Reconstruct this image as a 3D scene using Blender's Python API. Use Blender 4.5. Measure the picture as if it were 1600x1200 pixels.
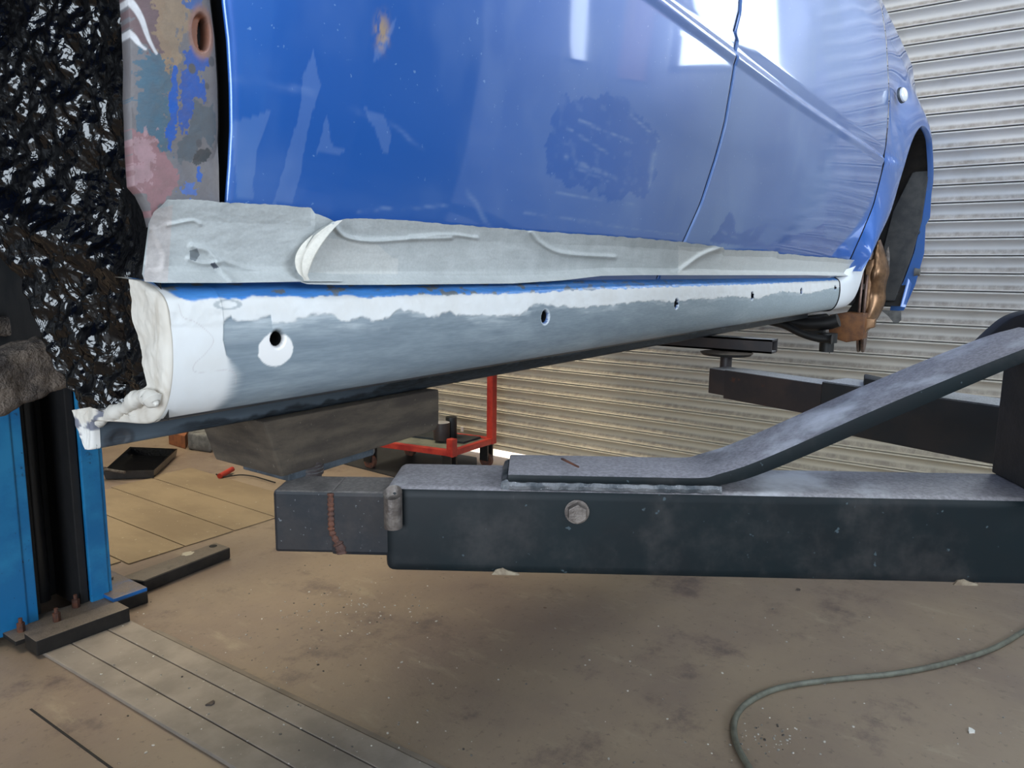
import bpy, bmesh, math, random
import numpy as np
from mathutils import Vector, Matrix
for o in list(bpy.data.objects): bpy.data.objects.remove(o)
SC = bpy.context.scene
COL = SC.collection
random.seed(4)

# ------------------------------------------------------------------ camera
H = 1.21
def _basis():
    P1 = np.array([1618., 435.]); P2 = np.array([-838., 405.]); c = np.array([800., 600.])
    f = math.sqrt(-((P1 - c) @ (P2 - c)))
    v = lambda p: np.array([p[0] - 800, 600 - p[1], -f])
    X = v(P1); X /= np.linalg.norm(X); Y = v(P2); Y /= np.linalg.norm(Y)
    Y = Y - X * (X @ Y); Y /= np.linalg.norm(Y)
    return f, np.array([X, Y, np.cross(X, Y)])
F, RM = _basis()
cd = bpy.data.cameras.new('camera'); cam = bpy.data.objects.new('camera', cd); COL.objects.link(cam)
cd.sensor_width = 36; cd.lens = F / 1600 * 36; cd.clip_start = .01; cd.clip_end = 100
M4 = Matrix([list(RM[i]) + [0] for i in range(3)] + [[0, 0, 0, 1]]); M4.translation = (0, 0, H)
cam.matrix_world = M4
SC.camera = cam
SC.view_settings.view_transform = 'Standard'; SC.view_settings.look = 'None'
SC.view_settings.exposure = 0.0; SC.view_settings.gamma = 1; SC.view_settings.use_curve_mapping = False
try:
    SC.cycles.use_denoising = True; SC.cycles.max_bounces = 7; SC.cycles.diffuse_bounces = 4
    SC.cycles.sample_clamp_indirect = 6
except Exception: pass

# ------------------------------------------------------------------ world and lights
w = bpy.data.worlds.new('sky'); SC.world = w; w.use_nodes = True
bg = w.node_tree.nodes['Background']; bg.inputs[0].default_value = (.62, .78, 1, 1); bg.inputs[1].default_value = 1.0
def area(name, loc, direction, sx, sy, power, color):
    l = bpy.data.lights.new(name, 'AREA'); l.shape = 'RECTANGLE'; l.size = sx; l.size_y = sy
    l.energy = power; l.color = color
    o = bpy.data.objects.new(name, l); COL.objects.link(o); o.location = loc
    o.rotation_euler = Vector(direction).to_track_quat('-Z', 'Y').to_euler()
    return o
area('daylight_rear_doorway', (-4.35, -1.1, 1.75), (1, .15, 0), 2.6, 2.6, 230, (.80, .90, 1))
area('daylight_side_window', (.9, -3.9, 2.6), (0, 1, -.25), 3.4, 1.3, 120, (.80, .90, 1))
area('daylight_front_window', (3.76, -.49, 2.75), (-1, -.1, -.15), .68, 1.2, 20, (.78, .89, 1))
area('daylight_front_slit', (3.76, -1.44, 2.75), (-1, -.1, -.15), .12, 1.2, 3, (.78, .89, 1))
area('roof_light_near', (.9, -1.3, 4.35), (0, 0, -1), 3.0, .9, 66, (.85, .93, 1))
area('roof_light_far', (-.2, 2.9, 4.35), (.1, 0, -1), 1.2, 2.6, 122, (1, .90, .70))
area('roof_light_front', (2.5, 4.2, 4.35), (.1, -.1, -1), 1.6, 1.6, 130, (1, .86, .62))

# ------------------------------------------------------------------ geometry helpers
def ray(x, y): return RM @ np.array([x - 800, 600 - y, -F])
def onX(x, y, c): d = ray(x, y); return np.array([0, 0, H]) + d * (c / d[0])
def onY(x, y, c): d = ray(x, y); return np.array([0, 0, H]) + d * (c / d[1])
def onZ(x, y, c): d = ray(x, y); return np.array([0, 0, H]) + d * ((c - H) / d[2])
def onV(x, y, a, b):
    n = np.array([b[1] - a[1], a[0] - b[0]]); d = ray(x, y)
    return np.array([0, 0, H]) + d * ((n @ np.array(a)) / (n @ d[:2]))

def _h(ix, iy, s):
    n = (ix.astype(np.int64) * 374761393 + iy.astype(np.int64) * 668265263 + s * 974634777) & 0xffffffff
    n = ((n ^ (n >> 13)) * 1274126177) & 0xffffffff
    return ((n ^ (n >> 16)) & 0xffff) / 65535.0
def vn(x, y, s=0):
    x = np.asarray(x, float); y = np.asarray(y, float)
    x, y = np.broadcast_arrays(x, y)
    ix = np.floor(x); iy = np.floor(y); fx = x - ix; fy = y - iy
    fx = fx * fx * (3 - 2 * fx); fy = fy * fy * (3 - 2 * fy)
    a = _h(ix, iy, s); b = _h(ix + 1, iy, s); c = _h(ix, iy + 1, s); d = _h(ix + 1, iy + 1, s)
    return (a * (1 - fx) + b * fx) * (1 - fy) + (c * (1 - fx) + d * fx) * fy
def fbm(x, y, s=0, o=4):
    t = 0; a = .5; n = 0
    for k in range(o): t = t + a * vn(x * 2 ** k, y * 2 ** k, s + k * 17); n += a; a *= .5
    return t / n
def ss(a, b, x):
    t = np.clip((np.asarray(x, float) - a) / (b - a), 0, 1); return t * t * (3 - 2 * t)
def inpoly(px, py, poly):
    r = np.zeros(np.shape(px), bool); n = len(poly)
    for i in range(n):
        x1, y1 = poly[i]; x2, y2 = poly[(i + 1) % n]
        if y1 == y2: continue
        c = ((y1 > py) != (y2 > py)) & (px < (x2 - x1) * (py - y1) / (y2 - y1) + x1)
        r ^= c
    return r
def mixc(a, b, t): t = np.asarray(t)[..., None]; return np.asarray(a, float) * (1 - t) + np.asarray(b, float) * t

def link(o, parent=None):
    COL.objects.link(o)
    if parent is not None: o.parent = parent
    return o
def grid(name, P, mat, parent=None, col=None, keep=None, loc=None, smooth=True, flip=False):
    nu, nv = P.shape[:2]; P = np.array(P, float)
    if loc is not None: P = P - np.array(loc)
    idx = np.arange(nu * nv).reshape(nu, nv)
    q = np.stack([idx[:-1, :-1], idx[1:, :-1], idx[1:, 1:], idx[:-1, 1:]], -1)
    if flip: q = q[..., ::-1]
    q = q[keep] if keep is not None else q.reshape(-1, 4)
    me = bpy.data.meshes.new(name)
    me.vertices.add(nu * nv); me.vertices.foreach_set('co', P.reshape(-1))
    me.loops.add(q.size); me.loops.foreach_set('vertex_index', q.reshape(-1).astype(np.int32))
    me.polygons.add(len(q)); me.polygons.foreach_set('loop_start', np.arange(0, q.size, 4, dtype=np.int32))
    me.update(calc_edges=True); me.validate()
    if smooth: me.polygons.foreach_set('use_smooth', np.ones(len(me.polygons), bool))
    if col is not None:
        at = me.attributes.new('Col', 'FLOAT_COLOR', 'POINT')
        c = np.ones((nu * nv, 4)); cc = np.asarray(col).reshape(nu * nv, -1); c[:, :cc.shape[1]] = cc
        at.data.foreach_set('color', c.reshape(-1))
    me.materials.append(mat)
    o = bpy.data.objects.new(name, me)
    if loc is not None: o.location = loc
    if keep is not None:
        bm = bmesh.new(); bm.from_mesh(me)
        bmesh.ops.delete(bm, geom=[v for v in bm.verts if not v.link_faces], context='VERTS')
        bm.to_mesh(me); bm.free()
    return link(o, parent)
def obj(name, bm, mat, parent=None, smooth=False, bevel=0, seg=2, angle=35):
    if bevel:
        bmesh.ops.remove_doubles(bm, verts=bm.verts, dist=1e-6)
        es = [e for e in bm.edges if len(e.link_faces) == 2 and e.calc_face_angle(0) > math.radians(angle)]
        bmesh.ops.bevel(bm, geom=es, offset=bevel, segments=seg, affect='EDGES', profile=.6, clamp_overlap=True)
    bmesh.ops.recalc_face_normals(bm, faces=bm.faces)
    me = bpy.data.meshes.new(name); bm.to_mesh(me); bm.free(); me.materials.append(mat)
    if smooth:
        me.polygons.foreach_set('use_smooth', [True] * len(me.polygons))
        try: me.set_sharp_from_angle(angle=math.radians(smooth if smooth is not True else 40))
        except Exception: pass
    return link(bpy.data.objects.new(name, me), parent)
def hexa(bm, p):          # eight corners: four bottom (loop), four top
    v = [bm.verts.new(tuple(map(float, a))) for a in p]
    for f in ((3, 2, 1, 0), (4, 5, 6, 7), (0, 1, 5, 4), (1, 2, 6, 5), (2, 3, 7, 6), (3, 0, 4, 7)):
        bm.faces.new([v[i] for i in f])
def box(bm, lo, hi):
    x0, y0, z0 = lo; x1, y1, z1 = hi
    hexa(bm, [(x0, y0, z0), (x1, y0, z0), (x1, y1, z0), (x0, y1, z0), (x0, y0, z1), (x1, y0, z1), (x1, y1, z1), (x0, y1, z1)])
def prism(bm, pts, off):  # planar polygon (3D points) extruded by off
    a = [bm.verts.new(tuple(map(float, p))) for p in pts]
    b = [bm.verts.new(tuple(map(float, np.array(p) + np.array(off)))) for p in pts]
    n = len(a); bm.faces.new(a); bm.faces.new(b[::-1])
    for i in range(n): bm.faces.new([a[i], b[i], b[(i + 1) % n], a[(i + 1) % n]])
def cyl(bm, p, d, r, r2=None, seg=28, cap=True):
    p = Vector(p); d = Vector(d); m = Matrix.Translation(p + d / 2) @ d.to_track_quat('Z', 'Y').to_matrix().to_4x4()
    bmesh.ops.create_cone(bm, cap_ends=cap, segments=seg, radius1=r, radius2=r if r2 is None else r2, depth=d.length, matrix=m)
def tube(bm, pts, r, seg=12, cap=True):
    pts = [Vector(p) for p in pts]; rings = []; up = Vector((0, 0, 1))
    for i, p in enumerate(pts):
        t = (pts[min(i + 1, len(pts) - 1)] - pts[max(i - 1, 0)]).normalized()
        if i == 0: a = t.orthogonal().normalized()
        else: a = (a - t * a.dot(t)).normalized()
        b = t.cross(a); rr = r[i] if hasattr(r, '__len__') else r
        rings.append([bm.verts.new(p + (a * math.cos(2 * math.pi * k / seg) + b * math.sin(2 * math.pi * k / seg)) * rr) for k in range(seg)])
    for q, s in zip(rings, rings[1:]):
        for k in range(seg): bm.faces.new([q[k], q[(k + 1) % seg], s[(k + 1) % seg], s[k]])
    if cap: bm.faces.new(rings[0][::-1]); bm.faces.new(rings[-1])
def spline(pts, n):
    pts = np.array(pts, float); out = []
    P = np.vstack([2 * pts[0] - pts[1], pts, 2 * pts[-1] - pts[-2]])
    for i in range(1, len(P) - 2):
        for t in np.linspace(0, 1, n, endpoint=False):
            a, b, c, d = P[i - 1], P[i], P[i + 1], P[i + 2]
            out.append(.5 * (2 * b + (c - a) * t + (2 * a - 5 * b + 4 * c - d) * t * t + (3 * b - a - 3 * c + d) * t ** 3))
    out.append(pts[-1]); return np.array(out)
def rlathe(bm, prof, c, axis, seg=48):   # prof: list (radius, along)
    c = Vector(c); ax = Vector(axis).normalized(); a = ax.orthogonal().normalized(); b = ax.cross(a); rings = []
    for r, h in prof:
        rings.append([bm.verts.new(c + ax * h + (a * math.cos(2 * math.pi * k / seg) + b * math.sin(2 * math.pi * k / seg)) * max(r, 1e-5)) for k in range(seg)])
    for q, s in zip(rings, rings[1:]):
        for k in range(seg): bm.faces.new([q[k], q[(k + 1) % seg], s[(k + 1) % seg], s[k]])
def empty(name, loc, label, cat, group=None):
    o = bpy.data.objects.new(name, None); COL.objects.link(o); o.location = loc; o.empty_display_size = .1
    return tag(o, label, cat, group)
def tag(o, label, cat, group=None, kind=None):
    o['label'] = label; o['category'] = cat
    if group: o['group'] = group
    if kind: o['kind'] = kind
    return o
def struct(o): o['kind'] = 'structure'; return o
def settle(root):          # children were built in world coordinates
    inv = Matrix.Translation(-root.location)
    for c in root.children: c.matrix_parent_inverse = inv

# ------------------------------------------------------------------ materials
def S(r, g, b):            # sRGB 0-255 to linear
    return tuple(((c / 255) / 12.92 if c / 255 <= .04045 else ((c / 255 + .055) / 1.055) ** 2.4) for c in (r, g, b))
class MB:
    def __init__(s, name):
        s.m = bpy.data.materials.new(name); s.m.use_nodes = True; s.t = s.m.node_tree
        s.b = s.t.nodes['Principled BSDF']; s.co = None
    def n(s, k, **kw):
        x = s.t.nodes.new(k)
        for a, v in kw.items():
            if isinstance(v, (int, float, str, bool)) and hasattr(x, a): setattr(x, a, v)
        return x
    def l(s, a, b): s.t.links.new(a, b)
    def coord(s, scale=(1, 1, 1)):
        if s.co is None: s.co = s.n('ShaderNodeNewGeometry').outputs['Position']
        if scale == (1, 1, 1): return s.co
        mp = s.n('ShaderNodeMapping'); mp.inputs['Scale'].default_value = scale; s.l(s.co, mp.inputs[0]); return mp.outputs[0]
    def noise(s, scale, detail=4, stretch=(1, 1, 1), rough=.6, dist=0):
        x = s.n('ShaderNodeTexNoise'); s.l(s.coord(stretch), x.inputs['Vector']); x.inputs['Scale'].default_value = scale
        x.inputs['Detail'].default_value = detail; x.inputs['Roughness'].default_value = rough; x.inputs['Distortion'].default_value = dist
        return x.outputs[0]
    def ramp(s, x, a, b):
        r = s.n('ShaderNodeMapRange'); s.l(x, r.inputs[0]); r.inputs[1].default_value = a; r.inputs[2].default_value = b
        r.interpolation_type = 'SMOOTHSTEP'; return r.outputs[0]
    def mul(s, a, b, op='MULTIPLY'):
        m = s.n('ShaderNodeMath'); m.operation = op
        for i, v in enumerate((a, b)):
            if isinstance(v, (int, float)): m.inputs[i].default_value = v
            else: s.l(v, m.inputs[i])
        m.use_clamp = op in ('ADD', 'MULTIPLY'); return m.outputs[0]
    def mix(s, fac, a, b):
        m = s.n('ShaderNodeMix'); m.data_type = 'RGBA'
        if isinstance(fac, (int, float)): m.inputs[0].default_value = fac
        else: s.l(fac, m.inputs[0])
        for i, v in ((6, a), (7, b)):
            if isinstance(v, tuple): m.inputs[i].default_value = v[:3] + (1,)
            else: s.l(v, m.inputs[i])
        return m.outputs[2]
    def up(s, a=.6, b=.95):
        g = s.n('ShaderNodeNewGeometry'); sp = s.n('ShaderNodeSeparateXYZ'); s.l(g.outputs['Normal'], sp.inputs[0])
        return s.ramp(sp.outputs[2], a, b)
    def out(s, col, rough=.6, metal=0, bump=None, bs=.3, bd=.001, coat=0, spec=.5):
        if isinstance(col, tuple): s.b.inputs['Base Color'].default_value = col[:3] + (1,)
        else: s.l(col, s.b.inputs['Base Color'])
        for k, v in (('Roughness', rough), ('Metallic', metal), ('Coat Weight', coat), ('Specular IOR Level', spec)):
            if isinstance(v, (int, float)): s.b.inputs[k].default_value = v
            else: s.l(v, s.b.inputs[k])
        if bump is not None:
            x = s.n('ShaderNodeBump'); x.inputs['Strength'].default_value = bs; x.inputs['Distance'].default_value = bd
            s.l(bump, x.inputs['Height']); s.l(x.outputs[0], s.b.inputs['Normal'])
        return s.m
def worn(name, c1, c2, scale=20, rough=.6, metal=0, dust=None, dustc=S(150, 148, 146), speck=None, bs=.3, bd=.001, spec=.5, rust=None, dustmax=.9, stretch=(1, 1, 1), glare=None, film=None):
    m = MB(name); c = m.mix(m.ramp(m.noise(scale, 5, stretch), .35, .65), c1, c2)
    if film: c = m.mix(m.mul(m.ramp(m.noise(6, 6, rough=.7), .48, .72), .55), c, film)
    if rust: c = m.mix(m.ramp(m.noise(scale * .6 + 7, 6, rough=.7), .60, .68), c, rust)
    if speck: c = m.mix(m.ramp(m.noise(scale * 14, 2), .70, .74), c, speck)
    if dust:
        f = m.mul(m.up(), m.ramp(m.noise(scale * 1.4, 6, rough=.7), .5 - dust, .75 - dust * .4)); f = m.mul(f, dustmax)
        c = m.mix(f, c, m.mix(m.ramp(m.noise(300, 3), .3, .7), dustc, tuple(x * .62 for x in dustc)))
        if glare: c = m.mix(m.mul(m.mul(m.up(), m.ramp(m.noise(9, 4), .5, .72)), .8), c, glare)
    return m.out(c, rough, metal, m.noise(scale * 8, 5), bs, bd, spec=spec)

M = {}
M['arm'] = worn('arm_paint_teal', S(7, 22, 27), S(14, 20, 24), 7, .5, 0, dust=.44, dustc=S(164, 160, 164), speck=S(60, 72, 78), bs=.12, spec=.25, glare=S(214, 216, 222), film=S(64, 62, 62))  # dust colour raised and pale patches mixed in as glare on the tops
M['arm_inner'] = worn('arm_steel_inner', S(17, 22, 29), S(36, 33, 34), 18, .5, 0, dust=.45, dustc=S(130, 125, 122), speck=S(90, 92, 96), bs=.15, spec=.3, film=S(76, 68, 66))
M['arm_dark'] = worn('arm_dark', S(34, 37, 40), S(46, 43, 43), 14, .5, 0, dust=.5, dustc=S(205, 205, 205), bs=.15)
M['arm_brown'] = worn('arm_brown', S(58, 48, 46), S(44, 40, 42), 16, .5, 0, dust=.5, dustc=S(190, 190, 192), rust=S(84, 50, 36), bs=.2)  # bright dust on upward faces also stands in for sheen
M['black'] = worn('black_steel', S(16, 17, 19), S(28, 27, 27), 20, .5, 0, bs=.2)
M['black_dusty'] = worn('black_dusty_steel', S(20, 20, 21), S(36, 33, 31), 20, .6, 0, dust=.5, dustc=S(128, 116, 104), bs=.3)
M['blue_col'] = worn('blue_column_paint', S(44, 142, 196), S(24, 116, 176), 6, .45, 0, speck=S(40, 60, 80), bs=.1, rust=S(30, 70, 100))
M['wood'] = worn('oily_wood', S(84, 74, 62), S(58, 50, 43), 12, .9, 0, speck=S(96, 88, 76), bs=.6, bd=.002, stretch=(1, 1, 4))
M['rust'] = worn('rusty_steel', S(110, 66, 46), S(72, 50, 44), 40, .8, 0, bs=.5)
M['steel'] = worn('worn_steel', S(128, 120, 114), S(84, 76, 72), 60, .45, .5, bs=.5)
M['dull_steel'] = worn('dull_steel_disc', S(84, 92, 100), S(62, 68, 74), 50, .5, .3, speck=S(170, 180, 186), bs=.3)
M['weld'] = worn('weld_bead', S(120, 122, 126), S(70, 76, 82), 60, .4, .5, speck=S(210, 214, 218), bs=.8)
M['bronze'] = worn('bronze_rusted_shield', S(150, 116, 86), S(112, 84, 62), 30, .35, .7, bs=.2)
M['caliper'] = worn('brown_caliper', S(128, 84, 48), S(96, 62, 40), 30, .55, .2, bs=.4)
M['disc'] = worn('disc_iron', S(120, 96, 86), S(92, 76, 70), 60, .45, .6, bs=.2)
M['red'] = worn('red_trolley_paint', S(186, 58, 42), S(150, 32, 30), 10, .5, 0, bs=.15)
M['ply'] = worn('grey_board', S(120, 122, 108), S(96, 98, 88), 10, .8)
M['rubber'] = worn('dark_rubber', S(30, 29, 30), S(22, 22, 24), 20, .7)
M['mud'] = worn('mud_crust', S(128, 114, 102), S(78, 70, 66), 36, .9, 0, bs=1, bd=.006, speck=S(160, 148, 130))
M['lens'] = MB('clear_lens').out(S(235, 238, 240), .15, 0, coat=.5)
M['hose'] = worn('hose_grey_green', S(108, 110, 98), S(88, 88, 78), 30, .5)
M['cardboard'] = worn('orange_brown_box', S(150, 92, 56), S(120, 74, 50), 20, .8)
M['tiny_white'] = MB('pale_chip').out(S(225, 222, 214), .7)
M['grey_clay'] = worn('pale_grey_plastic', S(120, 120, 118), S(90, 90, 90), 20, .7)
m = MB('fresh_black_underseal')
n1 = m.noise(55, 3, (1, 1, 1), .55, .8); n2 = m.noise(170, 2)
M['tar'] = m.out(S(4, 4, 6), .12, 0, m.mul(m.mul(n1, .8), m.mul(n2, .13), 'ADD'), .9, .004, spec=.5, coat=0)
m.b.inputs['IOR'].default_value = 1.52
m.b.inputs['Coat Roughness'].default_value = .06

def vcol(name, rough=.5, metal=0, coat=0, bump_scale=200, bs=.1, bd=.0005, grain=None, stretch=(1, 1, 1), alpha_rough=None, spec=.5):
    m = MB(name); a = m.n('ShaderNodeAttribute'); a.attribute_name = 'Col'; c = a.outputs['Color']
    if grain:
        g_ = m.ramp(m.noise(grain[0], 4, stretch), .3, .7)
        if alpha_rough: g_ = m.mul(g_, m.ramp(a.outputs['Alpha'], .95, .3))
        c = m.mix(g_, c, m.mix(grain[1], c, grain[2]))
    r = rough
    if alpha_rough: 
        mr = m.n('ShaderNodeMapRange'); m.l(a.outputs['Alpha'], mr.inputs[0]); mr.inputs[3].default_value = alpha_rough[0]; mr.inputs[4].default_value = alpha_rough[1]; r = mr.outputs[0]
    return m.out(c, r, metal, m.noise(bump_scale, 4, stretch), bs, bd, coat=coat, spec=spec)
M['sill'] = vcol('sill_sanded', bump_scale=120, bs=.05, grain=(60, .25, S(80, 94, 104)), stretch=(1, 1, 9), alpha_rough=(.28, .75))
M['quarter'] = vcol('stripped_quarter', .6, bump_scale=160, bs=.5, bd=.001, grain=(110, .3, S(90, 80, 76)))
M['tape'] = vcol('masking_tape_paper', .85, bump_scale=500, bs=.35, bd=.0006, grain=(350, .12, S(90, 90, 90)), spec=.2)
m = MB('blue_car_paint'); a = m.n('ShaderNodeAttribute'); a.attribute_name = 'Col'
sp = m.n('ShaderNodeSeparateColor'); m.l(a.outputs['Color'], sp.inputs[0])
base = S(0, 86, 174)
c = m.mix(sp.outputs[0], base, S(138, 162, 196))
c = m.mix(m.mul(m.ramp(m.noise(160, 2), .70, .76), .4), c, S(150, 185, 225))
c = m.mix(sp.outputs[1], c, S(190, 160, 110))
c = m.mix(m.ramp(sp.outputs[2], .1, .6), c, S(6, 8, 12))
M['paint'] = m.out(c, m.mul(m.mul(sp.outputs[0], .6), .28, 'ADD'), .25, coat=1)
m.b.inputs['Coat Roughness'].default_value = .04
m.l(m.mul(m.mul(sp.outputs[0], .12), .03, 'ADD'), m.b.inputs['Coat Roughness'])
m = MB('blue_paint_plain'); M['paint_plain'] = m.out(m.mix(m.ramp(m.noise(20, 3), .3, .7), S(20, 88, 170), S(36, 92, 160)), .35, .1, coat=.6)
M['dark_gap'] = MB('dark_seal').out(S(7, 8, 10), .8)

# ------------------------------------------------------------------ the room
XS, YL, YR, XB, ZC = 3.8, 6.2, -4.0, -4.5, 4.45
m = MB('concrete_floor')
c = m.mix(m.ramp(m.noise(1.1, 6, rough=.6), .35, .68), S(148, 131, 112), S(127, 111, 101))
c = m.mix(m.ramp(m.noise(3.2, 7, rough=.72), .52, .72), c, S(98, 84, 80))
c = m.mix(m.mul(m.ramp(m.noise(9, 6, (1, .35, 1), .7), .55, .75), .6), c, S(168, 154, 132))
c = m.mix(m.mul(m.ramp(m.noise(40, 6), .58, .72), .5), c, S(84, 76, 70))
c = m.mix(m.ramp(m.noise(150, 2), .77, .79), c, S(215, 212, 205))
c = m.mix(m.ramp(m.noise(95, 2, (1.3, 1, 1)), .765, .79), c, S(40, 36, 34))
M['floor'] = m.out(c, m.ramp(m.noise(2.5, 4), -.4, 1.6), 0, m.noise(60, 6), .35, .002)
b = bmesh.new(); box(b, (XB, YR, -.1), (XS + .5, YL, 0)); struct(obj('floor', b, M['floor']))
plaster = worn('painted_wall', S(176, 178, 176), S(150, 152, 150), 2, .8)
def wall(name, lo, hi, mat=plaster): b = bmesh.new(); box(b, lo, hi); return struct(obj(name, b, mat))
wall('ceiling', (XB, YR, ZC), (XS + .2, YL, ZC + .1), worn('roof_sheet', S(150, 152, 150), S(130, 130, 128), 3, .8))
wall('wall_left', (XB, YL, 0), (XS + .2, YL + .1, ZC))
# right wall with a long high window
b = bmesh.new()
for lo, hi in (((XB, YR - .1, 0), (XS + .2, YR, 1.9)), ((XB, YR - .1, 3.35), (XS + .2, YR, ZC)), ((XB, YR - .1, 1.9), (-.9, YR, 3.35)), ((2.7, YR - .1, 1.9), (XS + .2, YR, 3.35))): box(b, lo, hi)
struct(obj('wall_right', b, plaster))
b = bmesh.new()
for lo, hi in (((XB - .1, YR, 0), (XB, -3.0, ZC)), ((XB - .1, .8, 0), (XB, YL, ZC)), ((XB - .1, -3.0, 3.4), (XB, .8, ZC))): box(b, lo, hi)
struct(obj('wall_back', b, plaster))
# front wall: shutter opening Y -.45..5, window to the right of it
b = bmesh.new()
for lo, hi in (((XS, 5.0, 0), (XS + .2, YL, ZC)), ((XS, -.07, 3.6), (XS + .2, 5.0, ZC)), ((XS, YR, 0), (XS + .2, -.07, 2.1)), ((XS, YR, 3.4), (XS + .2, -.07, ZC)), ((XS, -.12, 2.1), (XS + .2, -.07, 3.4)),
               ((XS, -1.36, 2.1), (XS + .2, -.86, 3.4)), ((XS, YR, 2.1), (XS + .2, -1.52, 3.4))): box(b, lo, hi)
struct(obj('wall_front', b, plaster))
fm = worn('window_frame_paint', S(70, 72, 74), S(60, 60, 62), 10, .5)
def win(name, axis, at, a0, a1, z0, z1, n):
    b = bmesh.new(); t = .05
    def bx(u0, u1, w0, w1):
        if axis == 'X': box(b, (at, u0, w0), (at + .06, u1, w1))
        else: box(b, (u0, at, w0), (u1, at + .06, w1))
    for k in range(n + 1):
        u = a0 + (a1 - a0 - t) * k / n; bx(u, u + t, z0, z1)
    for z in (z0, z1 - t): bx(a0, a1, z, z + t)
    struct(obj(name, b, fm))
win('window_1', 'Y', YR - .05, -.9, 2.7, 1.9, 3.35, 5)
win('window_2', 'X', XS + .06, -.86, -.12, 2.1, 3.4, 1)
win('window_3', 'X', XS + .06, -1.52, -1.36, 2.1, 3.4, 1)

b = bmesh.new(); box(b, (XS - .03, -1.12, 2.05), (XS, -.96, 3.45)); struct(obj('reflection_strip', b, worn('tan_reflection_strip', S(206, 170, 140), S(190, 150, 124), 4, .6)))  # unseen tan strip added to show as a streak in the door reflection
# roller shutter
m = MB('shutter_paint')
sp = m.n('ShaderNodeSeparateXYZ'); m.l(m.coord(), sp.inputs[0])
PIT = .0765; Z0 = .078
ph = m.mul(m.mul(sp.outputs[2], -Z0, 'ADD'), 1 / PIT); ph.node.use_clamp = False; ph.node.inputs[0].links[0].from_node.use_clamp = False
fr = m.n('ShaderNodeMath'); fr.operation = 'FRACT'; m.l(ph, fr.inputs[0]); fr = fr.outputs[0]
band = m.mul(m.ramp(fr, .10, .16), m.ramp(fr, .46, .30))
grime = m.mul(band, m.ramp(m.noise(16, 5, (1, 1.6, .12), .75), .12, .75))
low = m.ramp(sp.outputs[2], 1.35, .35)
c = m.mix(low, S(212, 212, 213), S(202, 192, 172))  # lower laths tinted beige to stand in for warmer light there
c = m.mix(m.mul(grime, .8), c, S(126, 116, 108))
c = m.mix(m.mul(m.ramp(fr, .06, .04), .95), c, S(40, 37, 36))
c = m.mix(m.mul(m.ramp(m.noise(4, 5), .55, .8), .3), c, S(150, 144, 132))
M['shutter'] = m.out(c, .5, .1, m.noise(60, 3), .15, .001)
sh = empty('roller_shutter', (XS, 2.1, 0), 'closed grey steel roller shutter with grimy horizontal laths filling the doorway', 'roller shutter')
prof = [(0, .014), (.035, .014), (.05, -.004), (.10, -.005), (.13, .001), (.18, .005), (.24, .013), (.33, .020), (.45, .0245), (.58, .024), (.70, .019), (.79, .011), (.845, .002), (.87, -.001), (.90, -.005), (.96, -.004), (.985, .0), (1, .014)]
zs, xs = [], []
for k in range(46):
    for t, d in prof[:-1]: zs.append(Z0 + (k + t) * PIT); xs.append(XS + d)
ys = np.linspace(-.07, 5.0, 60)
P = np.zeros((60, len(zs), 3)); P[..., 0] = np.array(xs)[None]; P[..., 1] = ys[:, None]; P[..., 2] = np.array(zs)[None]
P[..., 0] += (fbm(ys[:, None] * 2, np.array(zs)[None] * 1.2, 3, 2) - .5) * .003
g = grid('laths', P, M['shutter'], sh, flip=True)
g.modifiers.new('t', 'SOLIDIFY').thickness = .002
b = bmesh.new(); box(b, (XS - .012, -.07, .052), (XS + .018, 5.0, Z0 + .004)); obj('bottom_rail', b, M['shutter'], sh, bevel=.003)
b = bmesh.new(); box(b, (XS + .02, -.07, 3.45), (XS + .22, 5.0, 3.6)); obj('guide_channel', b, M['black'], sh)
settle(sh)
# ground outside, in daylight
b = bmesh.new(); box(b, (XS + .5, -4, -.1), (XS + 6, 7, -.005)); struct(obj('trim_1', b, worn('outside_paving', S(205, 205, 200), S(190, 190, 186), 3, .8)))
sun = bpy.data.lights.new('sun', 'SUN'); sun.energy = 30; sun.angle = .05; so = bpy.data.objects.new('sun', sun); COL.objects.link(so)
so.rotation_euler = Vector((-.12, .0, -1)).to_track_quat('-Z', 'Y').to_euler()
# floor expansion joint strip
b = bmesh.new(); hexa(b, [(.757, 2.15, 0), (.763, 2.15, 0), (.783, 1.2, 0), (.777, 1.2, 0), (.757, 2.15, .0015), (.763, 2.15, .0015), (.783, 1.2, .0015), (.777, 1.2, .0015)])
struct(obj('trim_2', b, M['rubber']))

# ------------------------------------------------------------------ the car
_zt = np.linspace(1.0, 2.6, 801)
_yt = np.interp(_zt, [1.10, 1.16, 1.20, 1.26, 1.33, 1.45, 1.60, 1.8, 1.95, 2.05, 2.15, 2.3], [.535, .524, .515, .503, .491, .477, .4675, .474, .482, .500, .535, .62])
_k = np.exp(-(np.arange(-24, 25) / 11.) ** 2); _yt = np.convolve(np.pad(_yt, 24, 'edge'), _k / _k.sum(), 'valid')
def bodyY(X, z):
    X = np.asarray(X, float); z = np.asarray(z, float)
    y = np.interp(z, _zt, _yt)
    # pressed crease, fading out to the rear
    y = y + ss(.5, 1.0, X) * np.interp(z, [1.575, 1.588, 1.592, 1.602, 1.606, 1.63], [0, -.0028, -.0026, .0030, .0030, 0])
    y = y - .022 * ss(1.6, 2.8, X) * ss(1.22, 1.45, z) + np.clip(X - 3.35, 0, 1) ** 2 * 1.3
    return y
def on_body(px, py):
    c = .48
    for _ in range(25):
        p = onY(px, py, c); c = .5 * c + .5 * float(bodyY(p[0], p[2]))
    return onY(px, py, c)
def bpoly(pts): return [(lambda p: (p[0], p[2]))(on_body(*q)) for q in pts]
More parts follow.
